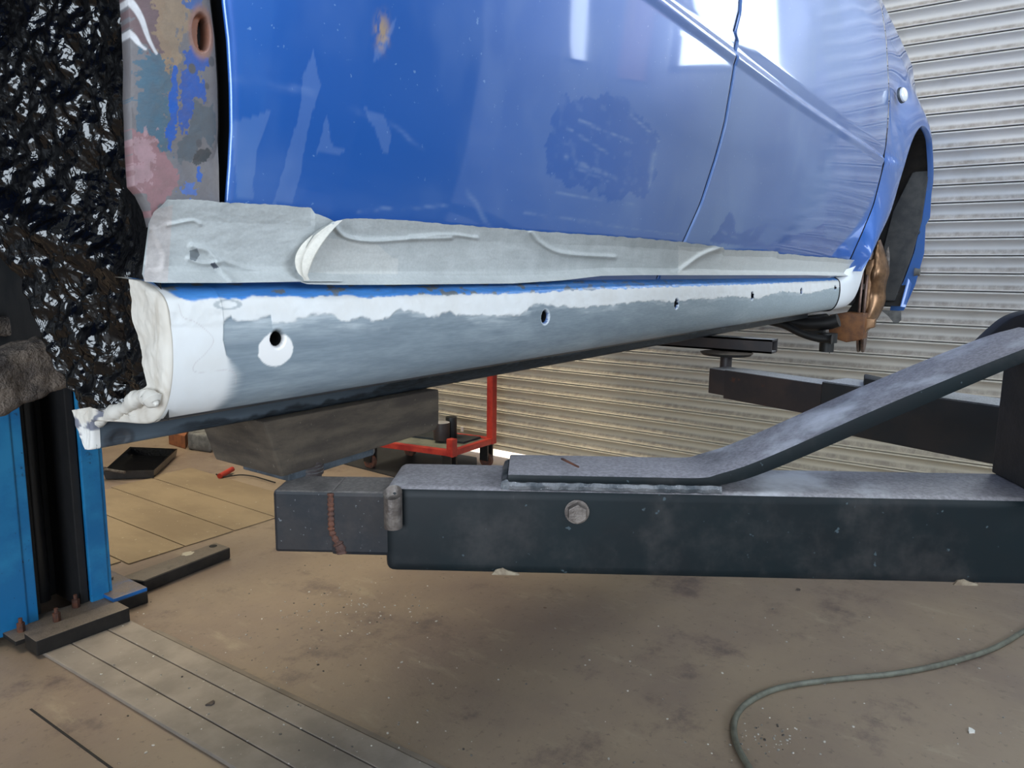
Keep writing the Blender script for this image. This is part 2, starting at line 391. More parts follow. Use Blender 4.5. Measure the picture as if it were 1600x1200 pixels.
car = empty('car', (1.6, 1.3, 0), 'blue car raised on the lift with its sill filled, sanded and masked', 'car')

gap_rear = bpoly([(346, -60), (347, 0), (354, 60), (358, 130), (359, 200), (356, 260), (351, 318), (346, 400)])
gap_mid = bpoly([(1158, -10), (1156, 20), (1148, 50), (1152, 62), (1146, 120), (1134, 190), (1118, 250), (1095, 320), (1068, 380), (1030, 430)])
gap_wing = bpoly([(1386, 78), (1390, 150), (1387, 200), (1378, 270), (1365, 320), (1353, 350), (1330, 403), (1318, 425)])
def curve(pts, dx=0):
    p = sorted(pts, key=lambda a: a[1]); zz = [a[1] for a in p]; xx = [a[0] for a in p]
    def f(z):
        z = np.asarray(z, float); r = np.interp(z, zz, xx)
        top = z > zz[-1]; k = (xx[-1] - xx[-3]) / (zz[-1] - zz[-3])
        return np.where(top, xx[-1] + np.clip(z - zz[-1], 0, .25) * np.clip(k, -.45, .3), r) + dx
    return f
def smudge(X, z):
    """dust film (r), touch-in spot (g) of the doors"""
    d = .05 + .22 * ss(.4, .75, fbm(X * 3, z * 5, 5)) * ss(.35, 1.2, X) + .10 * ss(.5, .8, fbm(X * 14, z * 9, 9))
    d = d + .22 * ss(1.33, 1.22, z) * fbm(X * 12, z * 60, 8) + .25 * ss(1.1, 1.5, X) * fbm(X * 4, z * 4, 21)
    d = d + .20 * np.exp(-(((X - .95) / .30) ** 2 + ((z - 1.36) / .11) ** 2))
    wipe = bpoly([(868, 180), (880, 150), (905, 160), (935, 150), (975, 150), (985, 165), (1005, 185), (1030, 218), (1022, 240), (1025, 270), (1015, 300), (1003, 312), (985, 300), (950, 318), (930, 300), (890, 290), (860, 270), (850, 215)])
    jx = (fbm(X * 60, z * 90, 2) - .5) * .035; jz = (fbm(X * 70, z * 60, 4) - .5) * .02
    d = np.where(inpoly(X + jx, z + jz, wipe), d * .10 + .12 * ss(.55, .8, fbm(X * 50, z * 90, 6)), d + 0.0)
    w2 = bpoly([(1110, 378), (1140, 330), (1148, 345), (1150, 365), (1200, 350), (1185, 375), (1200, 388)])
    d = np.where(inpoly(X + jx, z + jz * .5, w2), d * .1, d)
    w3 = bpoly([(1195, 385), (1230, 368), (1262, 362), (1285, 350), (1290, 345), (1286, 372), (1320, 378), (1330, 400), (1300, 402), (1200, 392)])
    d = np.where(inpoly(X, z + jz * .3, w3), d * .15, d)
    for poly in ([(425, 318), (445, 250), (465, 190), (472, 120), (490, 80), (500, 130), (480, 210), (470, 270), (455, 320)],
                 [(495, 240), (510, 180), (520, 225), (538, 235), (530, 240), (500, 235)],
                 [(565, 165), (600, 180), (612, 210), (608, 240), (596, 235), (585, 200)], [(585, 80), (600, 60), (620, 25), (612, 55), (600, 85), (584, 100)],
                 [(365, 190), (425, 170), (400, 240), (395, 310), (370, 310)]):
        d = np.where(inpoly(X + jx * .12, z + jz * .2, bpoly(poly)), d + .16, d)
    for a_, b_, wd, am in (((905, 188), (992, 224), .0016, .5), ((886, 200), (960, 246), .0014, .4), ((884, 246), (988, 290), .0026, .45), ((900, 262), (985, 300), .0012, .4), ((985, 180), (1030, 220), .0014, .6), ((1022, 242), (1014, 290), .005, .45),
                           ((865, 300), (1000, 322), .0014, .35), ((820, 332), (1060, 368), .0016, .35), ((560, 330), (700, 322), .0012, .3), ((1128, 362), (1152, 372), .002, .5), ((1168, 372), (1196, 338), .003, .4)):
        pa, pb = bpoly([a_, b_]); t = np.clip(((X - pa[0]) * (pb[0] - pa[0]) + (z - pa[1]) * (pb[1] - pa[1])) / ((pb[0] - pa[0]) ** 2 + (pb[1] - pa[1]) ** 2), 0, 1)
        dd_ = np.hypot((X - pa[0] - t * (pb[0] - pa[0])) * .6, z - pa[1] - t * (pb[1] - pa[1]) + (fbm(X * 40, z * 10, 12) - .5) * .004)
        d = d + am * np.exp(-(dd_ / wd) ** 2) * ss(.3, .65, fbm(X * 60, z * 60, 13))
    # wiping arcs
    for cx_, cz_, r0, a in ((.40, 1.05, .30, .3), (.62, 1.0, .245, .35), (.48, 1.13, .10, .28)):
        r = np.hypot((X - cx_) * .8, z - cz_)
        d = d + a * np.exp(-((r - r0 - (fbm(X * 30, z * 30, 3) - .5) * .01) / .0025) ** 2) * ss(.35, .7, fbm(X * 25, z * 25, 11))
    sp = bpoly([(597, 50)])[0]
    g = np.exp(-(((X - sp[0]) / .009) ** 2 + ((z - sp[1]) / .014) ** 2) ** 1.5) * ss(.3, .6, fbm(X * 300, z * 200, 3)) * .8
    return np.stack([np.clip(d, 0, 1), np.clip(g, 0, 1), 0 * d], -1)
def panel(name, fL, fR, z0, z1, nu, nv, parent, lip=.02, power=1.0):
    z = np.linspace(z0, z1, nv)
    u = np.linspace(0, 1, nu)
    xl, xr = fL(z), fR(z)
    # samples spaced evenly as seen along the flank
    s = 1 / (1 / (xl + .5)[None] * (1 - u[:, None]) + 1 / (xr + .5)[None] * u[:, None]) - .5
    X = s; Zz = np.broadcast_to(z, X.shape)
    Yy = bodyY(X, Zz)
    # rolled edges
    dl = np.minimum(X - xl[None], xr[None] - X); Yy = Yy + .003 * np.exp(-dl / .0014)
    P = np.stack([X, Yy, Zz], -1); C = smudge(X, Zz)
    a = P[:1].copy(); a[..., 1] += lip; c_ = P[-1:].copy(); c_[..., 1] += lip
    a1_ = P[:1].copy(); a1_[..., 1] += .0018; c1_ = P[-1:].copy(); c1_[..., 1] += .0018
    K = C[:1] * 0; K[..., 2] = 1  # blue edge returns coloured black as the shade inside the door gaps
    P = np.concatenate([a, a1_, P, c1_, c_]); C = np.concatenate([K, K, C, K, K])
    o = grid(name, P, M['paint'], parent, C)
    return o
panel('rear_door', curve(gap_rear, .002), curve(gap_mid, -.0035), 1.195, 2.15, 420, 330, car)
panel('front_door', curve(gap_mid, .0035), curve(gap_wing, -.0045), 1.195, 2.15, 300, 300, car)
# dark jamb behind the gaps
zz = np.linspace(1.25, 2.1, 40)
for f, wd in ((curve(gap_rear, -.004), .02), (curve(gap_mid), .02), (curve(gap_wing), .02)):
    X = np.stack([f(zz) - wd, f(zz) + wd]); Z_ = np.stack([zz, zz]); grid('door_seal', np.stack([X, bodyY(X, Z_) + .016, Z_], -1), M['dark_gap'], car)

# stripped quarter panel in front of the rear wheel arch
qL_px = [(188, -40), (195, 0), (200, 40), (206, 100), (210, 180), (212, 240), (215, 290), (228, 305), (240, 330), (250, 370), (262, 420), (272, 440)]
qL = [(lambda p: (p[0], p[2]))(onY(x, y, .4985)) for x, y in qL_px]
NQ = (130, 620)
zq = np.linspace(1.238, 1.70, NQ[1]); u = np.linspace(0, 1, NQ[0])[:, None]
fl = curve(qL); fr_ = curve(gap_rear, -.005)
X = fl(zq)[None] * (1 - u) + fr_(zq)[None] * u; Z_ = np.broadcast_to(zq, X.shape)
Yq = bodyY(X, Z_) + .004 + .006 * np.exp(-(X - fl(zq)[None]) / .006) + .003 * np.exp(-(fr_(zq)[None] - X) / .003)
def qp(pts): return [(lambda p: (p[0], p[2]))(onY(x, y, .4985)) for x, y in pts]
jx = (fbm(X * 300, Z_ * 300, 1) - .5) * .006; jz = (fbm(X * 260, Z_ * 260, 2) - .5) * .006
C = mixc(S(118, 112, 110), S(98, 100, 110), fbm(X * 60, Z_ * 40, 4))
def layer(C, poly, col, k=1, amt=1.0): return np.where((inpoly(X + jx * k, Z_ + jz * k, qp(poly)))[..., None], C * (1 - amt) + np.array(col) * amt, C)
C = layer(C, [(190, -40), (240, -40), (245, 60), (265, 90), (262, 130), (240, 120), (225, 70), (205, 60), (196, 10)], S(104, 84, 88), 2)
C = layer(C, [(222, -40), (285, -40), (280, 30), (270, 90), (258, 150), (255, 210), (245, 120), (238, 60)], S(146, 124, 98), 3, .8)
C = layer(C, [(215, 90), (225, 82), (250, 90), (262, 130), (264, 200), (268, 245), (250, 232), (222, 205), (214, 150)], S(62, 96, 116), 3, .9)
C = layer(C, [(262, 105), (272, 108), (276, 200), (270, 240), (263, 215)], S(20, 84, 170), 1)
C = layer(C, [(275, -10), (305, -20), (302, 20), (290, 30), (282, 20)], S(60, 92, 150), 3)
C = layer(C, [(283, 78), (300, 84), (318, 92), (316, 110), (302, 118), (318, 132), (316, 158), (300, 152), (292, 200), (280, 212), (276, 150)], S(38, 82, 160), 2)
C = layer(C, [(300, 155), (318, 170), (332, 165), (340, 200), (334, 232), (318, 215), (304, 252), (284, 255), (280, 232), (296, 200)], S(84, 92, 100), 1)
C = layer(C, [(310, 232), (330, 232), (334, 240), (318, 258), (306, 250)], S(58, 62, 66), 1)
C = layer(C, [(311, 262), (318, 260), (320, 282), (312, 284)], S(40, 88, 168), 1)
C = layer(C, [(290, 284), (310, 288), (312, 308), (300, 310), (288, 302)], S(70, 106, 176), 2)
C = layer(C, [(212, 200), (245, 212), (262, 240), (280, 262), (285, 290), (262, 310), (240, 340), (236, 305), (212, 290), (208, 240)], S(138, 102, 106), 1)
C = layer(C, [(213, 205), (246, 215), (244, 280), (225, 290), (212, 275)], S(168, 138, 144), 4, .6)
for x0, y0, r in ((327, 97, 6), (297, 108, 6), (322, 135, 4), (317, 223, 5)):
    p = onY(x0, y0, .4955); d = np.hypot((X - p[0]) * 1.0, (Z_ - p[2]) * .8) / (r / 2100.); C = mixc(C, S(78, 80, 86), ss(1.1, .8, d))
# scratches of pale paper at the top left
for a_, b_ in (((198, 5), (238, 85)), ((195, 48), (222, 78))):
    pa, pb = qp([a_, b_]); t = np.clip(((X - pa[0]) * (pb[0] - pa[0]) + (Z_ - pa[1]) * (pb[1] - pa[1])) / ((pb[0] - pa[0]) ** 2 + (pb[1] - pa[1]) ** 2), 0, 1)
    d = np.hypot(X - pa[0] - t * (pb[0] - pa[0]) - .001 * np.sin(t * 6), Z_ - pa[1] - t * (pb[1] - pa[1])); C = mixc(C, S(208, 208, 212), ss(.0026, .0018, d + .0012 * t))
hc = onY(311, 52, .4935)
d = np.hypot((X - hc[0]) / .0066, (Z_ - hc[2]) / .0115)
C = mixc(C, S(140, 104, 92), ss(1.8, 1.2, d)); C = mixc(C, S(150, 98, 74), ss(1.15, .95, d))
Yq = Yq + .006 * ss(1.15, .85, d)
hole = np.hypot((X - hc[0] - .0035) / .0028, (Z_ - hc[2]) / .010); C = mixc(C, S(10, 9, 9), ss(1.1, .9, hole)); Yq = Yq + .01 * ss(1.1, .9, hole)
Yq = np.minimum(Yq, np.where(d < 1.3, Yq, .5025))
P = np.stack([X, Yq, Z_], -1)
a = P[:1].copy(); a[..., 1] += .014; a[..., 0] += .002; P = np.concatenate([a, P]); C = np.concatenate([C[:1] * .6, C])
q = grid('quarter_panel', P, M['quarter'], car, C); q['label'] = 'stripped strip with bare metal, rust and blue paint remains'

# ---- sill
PR = [(.545, 1.203), (.530, 1.2015), (.520, 1.200), (.507, 1.1935), (.5015, 1.188), (.499, 1.182), (.4975, 1.17), (.4965, 1.158), (.4975, 1.14), (.5005, 1.125), (.506, 1.111), (.514, 1.1015),
      (.525, 1.096), (.550, 1.0945), (.578, 1.0925), (.5825, 1.091), (.5840, 1.087), (.5845, 1.078), (.585, 1.0705), (.588, 1.070), (.589, 1.078), (.589, 1.10)]
pr = spline(PR, 12); L = np.concatenate([[0], np.cumsum(np.hypot(*np.diff(pr, axis=0).T))])
NV = 230; t = np.linspace(0, L[-1], NV); PY = np.interp(t, L, pr[:, 0]); PZ = np.interp(t, L, pr[:, 1])
NU = 1150; X0, X1 = .2835, 2.47
u = np.linspace(0, 1, NU); Xs = 1 / (1 / (X0 + .22) * (1 - u) + 1 / (X1 + .22) * u) - .22
tilt = lambda X: (X - .3) * .003
X = np.broadcast_to(Xs[:, None], (NU, NV)).copy(); Yy = np.broadcast_to(PY, (NU, NV)).copy(); Zz = np.broadcast_to(PZ, (NU, NV)).copy()
slant = lambda X, Y: -(Y - .499) * .18 * np.exp(-np.clip(X - X0, 0, 1) / .02)
face = lambda pts: [(lambda p: (p[0], p[2]))(onY(x, y, .4985)) for x, y in pts]
n1 = fbm(X * 90, Zz * 120, 31); n2 = fbm(X * 22, Zz * 200, 33); n3 = fbm(X * 9, Zz * 50, 35)
GREY = mixc(S(140, 152, 160), S(116, 128, 138), n2); GREY = mixc(GREY, S(164, 174, 180), ss(.45, .8, n3) * .6)
GREY = mixc(GREY, S(172, 186, 192), ss(.6, 2.2, X) * .8)
WHITE = mixc(S(226, 228, 229), S(214, 213, 210), fbm(X * 50, Zz * 50, 40))
C = GREY.copy(); A = np.full(X.shape, .35)
# filler band along the top of the face
lowpx = [(347, 505), (360, 496), (362, 502), (414, 497), (422, 494), (424, 505), (440, 503), (461, 500), (506, 491), (537, 500), (575, 497), (590, 503), (606, 497), (625, 484), (650, 490), (669, 497), (700, 490), (728, 495), (750, 494), (806, 497), (837, 475), (881, 481), (900, 484), (960, 478), (1012, 472), (1047, 475), (1090, 469), (1103, 470), (1144, 466), (1181, 470), (1219, 459), (1262, 462), (1300, 453)]
lw = face(lowpx); bl = np.interp(X, [p[0] for p in lw], [p[1] for p in lw]) + (n1 - .5) * .008
toppx = [(262, 463), (300, 470), (330, 467), (400, 465), (456, 462), (475, 466), (534, 462), (587, 465), (650, 462), (775, 461), (853, 458), (900, 455), (1000, 452), (1100, 449), (1200, 446), (1310, 441)]
tw = face(toppx); tl = np.interp(X, [p[0] for p in tw], [p[1] for p in tw]) + (n1 - .5) * .005
on_face = Yy < .56
band = ss(-.0012, .0018, Zz - bl) * (Zz > 1.12)
streak = ss(.0, .012, Zz - bl + .012) * ss(.45, .7, n2) * .55
C = mixc(C, S(205, 212, 215), np.clip(streak, 0, 1) * (Zz > 1.12)); C = mixc(C, WHITE, band); A = np.maximum(A, band)
# filler covering the whole rear end
gl = face([(347, 505), (345, 531), (343, 560), (352, 590), (392, 559), (388, 602), (340, 628), (300, 650), (250, 660), (200, 660), (200, 440), (347, 440)])
g1 = face([(344, 440), (347, 505), (344, 534)]) ; 
edgeX = np.interp(Zz, sorted([g[1] for g in face([(347, 500), (345, 531), (352, 560), (352, 580), (345, 640)])]), [face([(x, y)])[0][0] for x, y in [(345, 640), (352, 580), (352, 560), (345, 531), (347, 500)]])
soft = np.interp(Zz, [1.10, 1.112, 1.128, 1.145], [.012, .022, .020, .001])
endm = ss(.0, 1, (edgeX + soft - X) / (soft + .0006) ) * (Zz > 1.098)
C = mixc(C, WHITE, endm); A = np.maximum(A, endm)
# blue ledge above the filler
blue = mixc(S(86, 158, 232), S(62, 132, 212), n2); blue = mixc(blue, S(120, 126, 130), ss(.60, .68, fbm(X * 60, Yy * 200, 44)) * ss(1.8, .6, X))
led = ss(.0008, -.0006, tl - Zz) * (Yy < .54) * (Zz > 1.16) * ss(.2815, .286, X - (1.2 - Zz) * .8 + .0)
C = mixc(C, blue, led); A = A * (1 - led) + .1 * led
# bottom flange, with black underseal creeping up
fl_ = (Zz < 1.094) & (Yy > .575)
flc = mixc(S(86, 96, 104), S(60, 68, 78), n2)
C = np.where(fl_[..., None], flc, C); 
und = (Yy > .512) & (Zz > 1.0905) & (Zz < 1.1); C = np.where(und[..., None], mixc(S(70, 74, 80), S(48, 52, 58), n2), C)
blk = ss(.0, .003, (1.0705 + .001 + .011 * fbm(X * 22, X * 0, 50) + .008 * ss(.38, .7, X) - Zz) + (n1 - .5) * .006) * ((Yy > .575)) * ss(.31, .36, X)
blk2 = ss(.58, .66, fbm(X * 18, Zz * 30, 55)) * ((Yy > .52) & (Zz < 1.0975)) * ss(.5, .7, X)
C = mixc(C, S(14, 16, 20), np.clip(np.maximum(blk, blk2), 0, 1)); A = np.where(Zz < 1.098, .3, A)
# spot weld dimple in the flange near the end
p = onY(205, 682, .5845); d = np.hypot(X - p[0], Zz - p[2]) / .0065
C = mixc(C, S(46, 44, 46), ss(1.0, .6, np.abs(d - .55)) * .75 * (Yy > .575)); Yy = Yy + np.where(Yy > .575, .0012 * ss(1, .5, d), 0)
# grey ring at the blended spot near the top edge
p = onY(356, 476, .4985); d = np.hypot((X - p[0]) / .013, (Zz - p[2]) / .004); C = mixc(C, S(150, 158, 162), ss(.25, .1, np.abs(d - .8)) * .7 * (Yy < .51))
# thin contour line left in the filler
ln = spline([(lambda q: (q[0], q[2]))(onY(x, y, .4985)) for x, y in [(278, 475), (283, 495), (300, 502), (318, 515), (330, 532), (318, 552), (302, 568), (302, 580), (325, 582), (352, 578), (368, 585), (372, 600)]], 14)
d = np.full(X.shape, 9.); sub = (X < .40) & (Yy < .52)
dd = np.min(np.hypot(X[sub][:, None] - ln[None, :, 0], Zz[sub][:, None] - ln[None, :, 1]), 1); d[sub] = dd
C = mixc(C, S(196, 190, 190), ss(.0006, .0002, d) * .6)
# holes
holes = [(434, 530, .0062), (852, 497, .0075), (1057, 477, .0075), (1175, 465, .0075), (1252, 458, .0075), (1305, 453, .007)]
keepv = np.ones(X.shape, bool); HC = []
for i, (hx, hy, r) in enumerate(holes):
    p = onY(hx, hy, .4970); HC.append((p, r)); d = np.hypot(X - p[0], Zz - p[2]); near = (Yy < .51)
    if i == 0:
        q0 = onY(432, 547, .4970); e = np.hypot((X - q0[0]) / .0165, (Zz - q0[2]) / .0145) + (n1 - .5) * .25
        pf = ss(1.04, .94, e) * near; C = mixc(C, S(232, 230, 228), pf); A = np.maximum(A, pf)
        C = mixc(C, S(40, 40, 44), ss(r * 1.25, r, d) * near * .7)
    else:
        C = mixc(C, S(214, 222, 228), ss(r * 1.5, r * 1.3, d) * near); C = mixc(C, S(50, 84, 140), ss(r * 1.25, r * 1.15, d) * near)
        low = np.hypot(X - p[0], Zz - p[2] - .002)
        C = mixc(C, S(30, 40, 60), ss(r * 1.0, r * .9, low) * near)
    Yy = Yy + np.where(near, .004 * ss(r * 1.35, r * .95, d), 0)
    ring = near & (d > r * .80) & (d < r * 1.12)
    k = np.where(ring, r * .96 / np.maximum(d, 1e-6), 1); X = np.where(ring, p[0] + (X - p[0]) * k, X); Zz = np.where(ring, p[2] + (Zz - p[2]) * k, Zz)
    keepv &= ~((d < r * .80) & near)
# filler relief
Yy = Yy - .0012 * band * (Zz > 1.15) * n1 - .0008 * endm * (Zz > 1.1)
Zt = Zz + tilt(X); X = X + slant(X, Yy)
keep = keepv[:-1, :-1] & keepv[1:, :-1] & keepv[1:, 1:] & keepv[:-1, 1:]
sill = grid('sill', np.stack([X, Yy, Zt], -1), M['sill'], car, np.concatenate([C, A[..., None]], -1), keep=keep, flip=True)
sill['label'] = 'sanded grey sill with white body filler along the top and rear end'
for p, r in HC:
    b = bmesh.new(); cyl(b, (p[0], p[1] + .0035, p[2] + tilt(p[0])), (0, .03, 0), r * 1.02, cap=False); cyl(b, (p[0], p[1] + .032, p[2] + tilt(p[0])), (0, .001, 0), r * 1.02)
    obj('clip_hole', b, M['dark_gap'], sill, smooth=True)
# rear end cap of the sill, lumpy filler
prc = np.stack([PY, PZ], 1)[(PZ < 1.204)]
sel = np.linspace(0, len(prc) - 1, 200).astype(int); rim = prc[sel]
inner = np.array([[np.clip(y + .0, .541, .60) if z > 1.10 else y, min(z, 1.2)] for y, z in rim])
NR = 60; tt = np.linspace(0, 1, NR)[None, :, None]
yz = rim[:, None] * (1 - tt) + np.stack([np.maximum(rim[:, 0], np.interp(rim[:, 1], [1.07, 1.095, 1.105, 1.125, 1.18, 1.21], [.592, .605, .558, .519, .531, .530])), rim[:, 1] + np.where((rim[:, 1] < 1.1) & (rim[:, 1] > 1.088), .004, 0)], 1)[:, None] * tt
e = np.broadcast_to(tt[..., 0], yz.shape[:2])
lump = fbm(yz[..., 0] * 90, yz[..., 1] * 60, 60)
Xe = X0 + slant(X0, yz[..., 0]) - .0035 * np.sqrt(np.clip(1 - (1 - np.minimum(e * 4, 1)) ** 2, 0, 1)) - (lump - .5) * .006 * np.minimum(e * 3, 1)
C = mixc(S(196, 188, 176), S(212, 207, 198), lump); C = mixc(C, S(170, 158, 142), ss(.55, .8, fbm(yz[..., 0] * 200, yz[..., 1] * 25, 61)) * .5)
C = np.where((yz[..., 1] < 1.09)[..., None] & (yz[..., 0] > .57)[..., None], S(212, 209, 204), C)
gb = ss(.62, .66, fbm(yz[..., 0] * 70, yz[..., 1] * 90, 63)) * (yz[..., 1] < 1.105); C = mixc(C, S(110, 112, 124), gb)
Pe = np.stack([Xe, yz[..., 0], yz[..., 1]], -1); Pr = Pe[:, :1].copy(); Pr[..., 0] += .003; Pr[..., 1] -= .0003
Pe = np.concatenate([Pr, Pe], 1); C = np.concatenate([C[:, :1], C], 1)
grid('sill_end', Pe, M['sill'], car, np.concatenate([C, np.full(C.shape[:2] + (1,), .9)], -1))['label'] = 'lumpy cream filler over the rear end of the sill'
# ragged filler ridge running inboard along the bottom edge
b = bmesh.new(); pts = []; rad = []
pa = np.array([.274, .515, 1.102]); 
ridge = [onX(245, 632, .274), onX(225, 618, .272), onX(210, 628, .272), onX(190, 640, .272), onX(170, 648, .271), onX(152, 660, .272), onX(144, 672, .272), onX(147, 690, .272)]
rs = spline(ridge, 9)
for i, p_ in enumerate(rs): pts.append(p_ + np.array([0, 0, (random.random() - .5) * .003])); rad.append(.0054 + .0012 * math.sin(i * .45) + random.random() * .0008 - .002 * i / len(rs)); rad[-1] *= min(1, .25 + i * .25)
tube(b, pts, rad, 10); fr = obj('filler_ridge', b, MB('filler_cream').out(S(204, 199, 190), .7), car, smooth=True)
# forward end of the sill, white radius into the front arch
def strip(name, A_, B_, n, mat, parent, col=None):
    A_ = spline(A_, n); B_ = spline(B_, n); return grid(name, np.stack([A_, (A_ + B_) / 2 + np.array([0, -.004, 0]), B_]), mat, parent, col)
prf = np.stack([PY, PZ], 1); m_ = (PZ > 1.094) & (PY < .56)
fa = prf[m_][::4]
Lc = spline([(X1 + .008, y, z + tilt(2.4)) for y, z in fa[::3]], 4)
def rsm(A_, n):
    L_ = np.concatenate([[0], np.cumsum(np.linalg.norm(np.diff(A_, axis=0), axis=1))]); q = np.linspace(0, L_[-1], n)
    return np.stack([np.interp(q, L_, A_[:, k]) for k in range(3)], 1)
Rc = spline([onX(x, y, 2.66) for x, y in [(1356, 408), (1349, 425), (1345, 440), (1340, 455), (1333, 468), (1322, 478), (1306, 484)]], 8)
Lc = rsm(Lc, 40); Rc = rsm(Rc, 40); tq = np.linspace(0, 1, 12)[:, None, None]
Qf = Lc[None] * (1 - tq) + Rc[None] * tq; Qf[..., 1] -= .006 * np.sin(np.pi * tq[..., 0])
g = grid('sill_front_end', Qf, M['sill'], car, np.broadcast_to(np.array(S(226, 230, 234) + (1.,)), Qf.shape[:2] + (4,)), flip=True)
b = bmesh.new(); tube(b, [(X1 + .006, y + .001, z + tilt(2.4)) for y, z in fa], .0035, 8); obj('sill_joint', b, M['dark_gap'], car)

# ---- masking tape
def tape(name, top, bot, nu, nv, seed, ridges=(), lift=.0025, dark=(), label=None, ragged=True, y_top=None, tone=(190, 194, 194)):
    T = np.array([[p[0], p[1]] for p in top], float); Bt = np.array([[p[0], p[1]] for p in bot], float)
    def rs_(A_, n):
        L_ = np.concatenate([[0], np.cumsum(np.hypot(*np.diff(A_, axis=0).T))]); s = np.linspace(0, L_[-1], n); return np.stack([np.interp(s, L_, A_[:, 0]), np.interp(s, L_, A_[:, 1])], 1)
    T = rs_(T, nu); Bt = rs_(Bt, nu)
    v = np.linspace(0, 1, nv)[None, :]; PX = T[:, :1] * (1 - v) + Bt[:, :1] * v; PYp = T[:, 1:] * (1 - v) + Bt[:, 1:] * v
    if ragged: PYp = PYp + (1 - v) * (fbm(PX / 9, 0 * PX, seed) - .5) * 2.5
    base = np.interp(v[0], [0, .25, .80, .86, 1], [.4975, .5035, .5095, .5085, .4965])[None] + 0 * PX - lift
    wr = 0 * PX; uq = PX
    for (pts, h, wd) in ridges:
        ln = spline(pts, 36)
        d = np.min(np.hypot(PX[..., None] - ln[:, 0], PYp[..., None] - ln[:, 1]), -1) if PX.size * len(ln) < 2e7 else 0
        wr = wr + h * np.exp(-(d / wd) ** 2)
    wr = wr + (fbm(PX / 60, PYp / 30, seed + 1) - .5) * .0022 + (fbm(PX / 14, PYp / 8, seed + 2) - .5) * .0005
    Q = np.zeros(PX.shape + (3,))
    base = base - .004 * ss(1130, 1300, PX)
    d = np.stack([PX - 800, 600 - PYp, np.full(PX.shape, -F)], -1) @ RM.T
    Q = np.array([0, 0, H]) + d * ((base - wr) / d[..., 1])[..., None]
    C = mixc(S(*tone), S(tone[0] - 20, tone[1] - 20, tone[2] - 20), fbm(Q[..., 0] * 60, Q[..., 2] * 60, seed + 4))
    for poly, colr, am in dark: C = np.where(inpoly(PX, PYp, poly)[..., None], C * (1 - am) + np.array(S(*colr)) * am, C)
    o = grid(name, Q, M['tape'], car, C, flip=True); o['label'] = label; return o
tape('masking_tape', [(232, 350), (240, 332), (262, 312), (300, 311), (350, 316), (430, 320), (486, 325), (492, 333), (512, 340), (530, 350)],
     [(222, 428), (226, 440), (250, 442), (300, 442), (360, 442), (420, 441), (470, 440), (500, 440), (520, 440), (535, 440)], 320, 110, 7,
     ridges=[([(262, 352), (300, 345), (312, 350)], .002, 3), ([(300, 385), (330, 395), (345, 420), (362, 438)], .0035, 5), ([(330, 400), (390, 420), (460, 424)], .0015, 4), ([(240, 360), (258, 400), (250, 430)], .002, 6), ([(295, 405), (318, 412), (345, 410)], .003, 4)],
     dark=[([(296, 392), (308, 388), (312, 398), (306, 408), (297, 406)], (96, 104, 110), .8), ([(328, 412), (336, 410), (342, 418), (334, 420)], (60, 64, 80), .9), ([(236, 330), (270, 320), (262, 440), (224, 440)], (196, 184, 180), .6)],
     label='short torn length of masking tape by the rear arch')
tape('masking_tape', [(478, 386), (492, 362), (520, 346), (545, 341), (600, 342), (700, 350), (850, 362), (1000, 372), (1060, 378), (1130, 386), (1132, 390), (1215, 393), (1217, 396), (1300, 403), (1346, 407)],
     [(470, 441), (480, 444), (520, 445), (600, 445), (700, 444), (800, 443), (880, 438), (940, 431), (1000, 430), (1080, 430), (1140, 430), (1200, 430), (1260, 430), (1310, 431), (1336, 431)], 620, 90, 17,
     ridges=[([(522, 352), (540, 370), (580, 377), (640, 374), (705, 372)], .004, 3.2), ([(640, 371), (700, 367), (745, 372)], .0025, 3), ([(830, 363), (845, 380), (880, 396), (960, 402)], .004, 3.5), ([(1060, 425), (1095, 400), (1125, 388)], .006, 4), ([(500, 430), (700, 428), (900, 425)], .001, 4)],
     dark=[([(590, 382), (612, 402), (622, 405), (622, 428), (480, 428), (478, 400), (500, 370)], (206, 205, 200), .5), ([(1060, 385), (1346, 400), (1346, 432), (1060, 432)], (214, 214, 210), .5)], lift=.0045,
     label='long creased length of masking tape along the sill')
# curled end of the long tape
pc = [onY(x, y, .492) for x, y in [(524, 344), (500, 360), (480, 380), (468, 402), (466, 424), (472, 438)]]
cs = spline(pc, 8); n = len(cs); V = np.linspace(0, 1, 9)
Q = np.zeros((n, 9, 3))
for i, p in enumerate(cs):
    wq = .0015 + .0045 * math.sin(math.pi * min(1, i / (n - 1) * 1.1))
    for j, v in enumerate(V):
        a_ = -2.4 + v * 4.2; Q[i, j] = p + np.array([math.cos(a_) * wq * 1.3 + .004, -math.sin(a_ + 1.2) * wq - .001, .25 * math.cos(a_) * wq])
grid('masking_tape', Q, M['tape'], car, np.broadcast_to(np.array(S(214, 210, 200) + (1.,)), (n, 9, 4)))['label'] = 'curled end of the long tape'

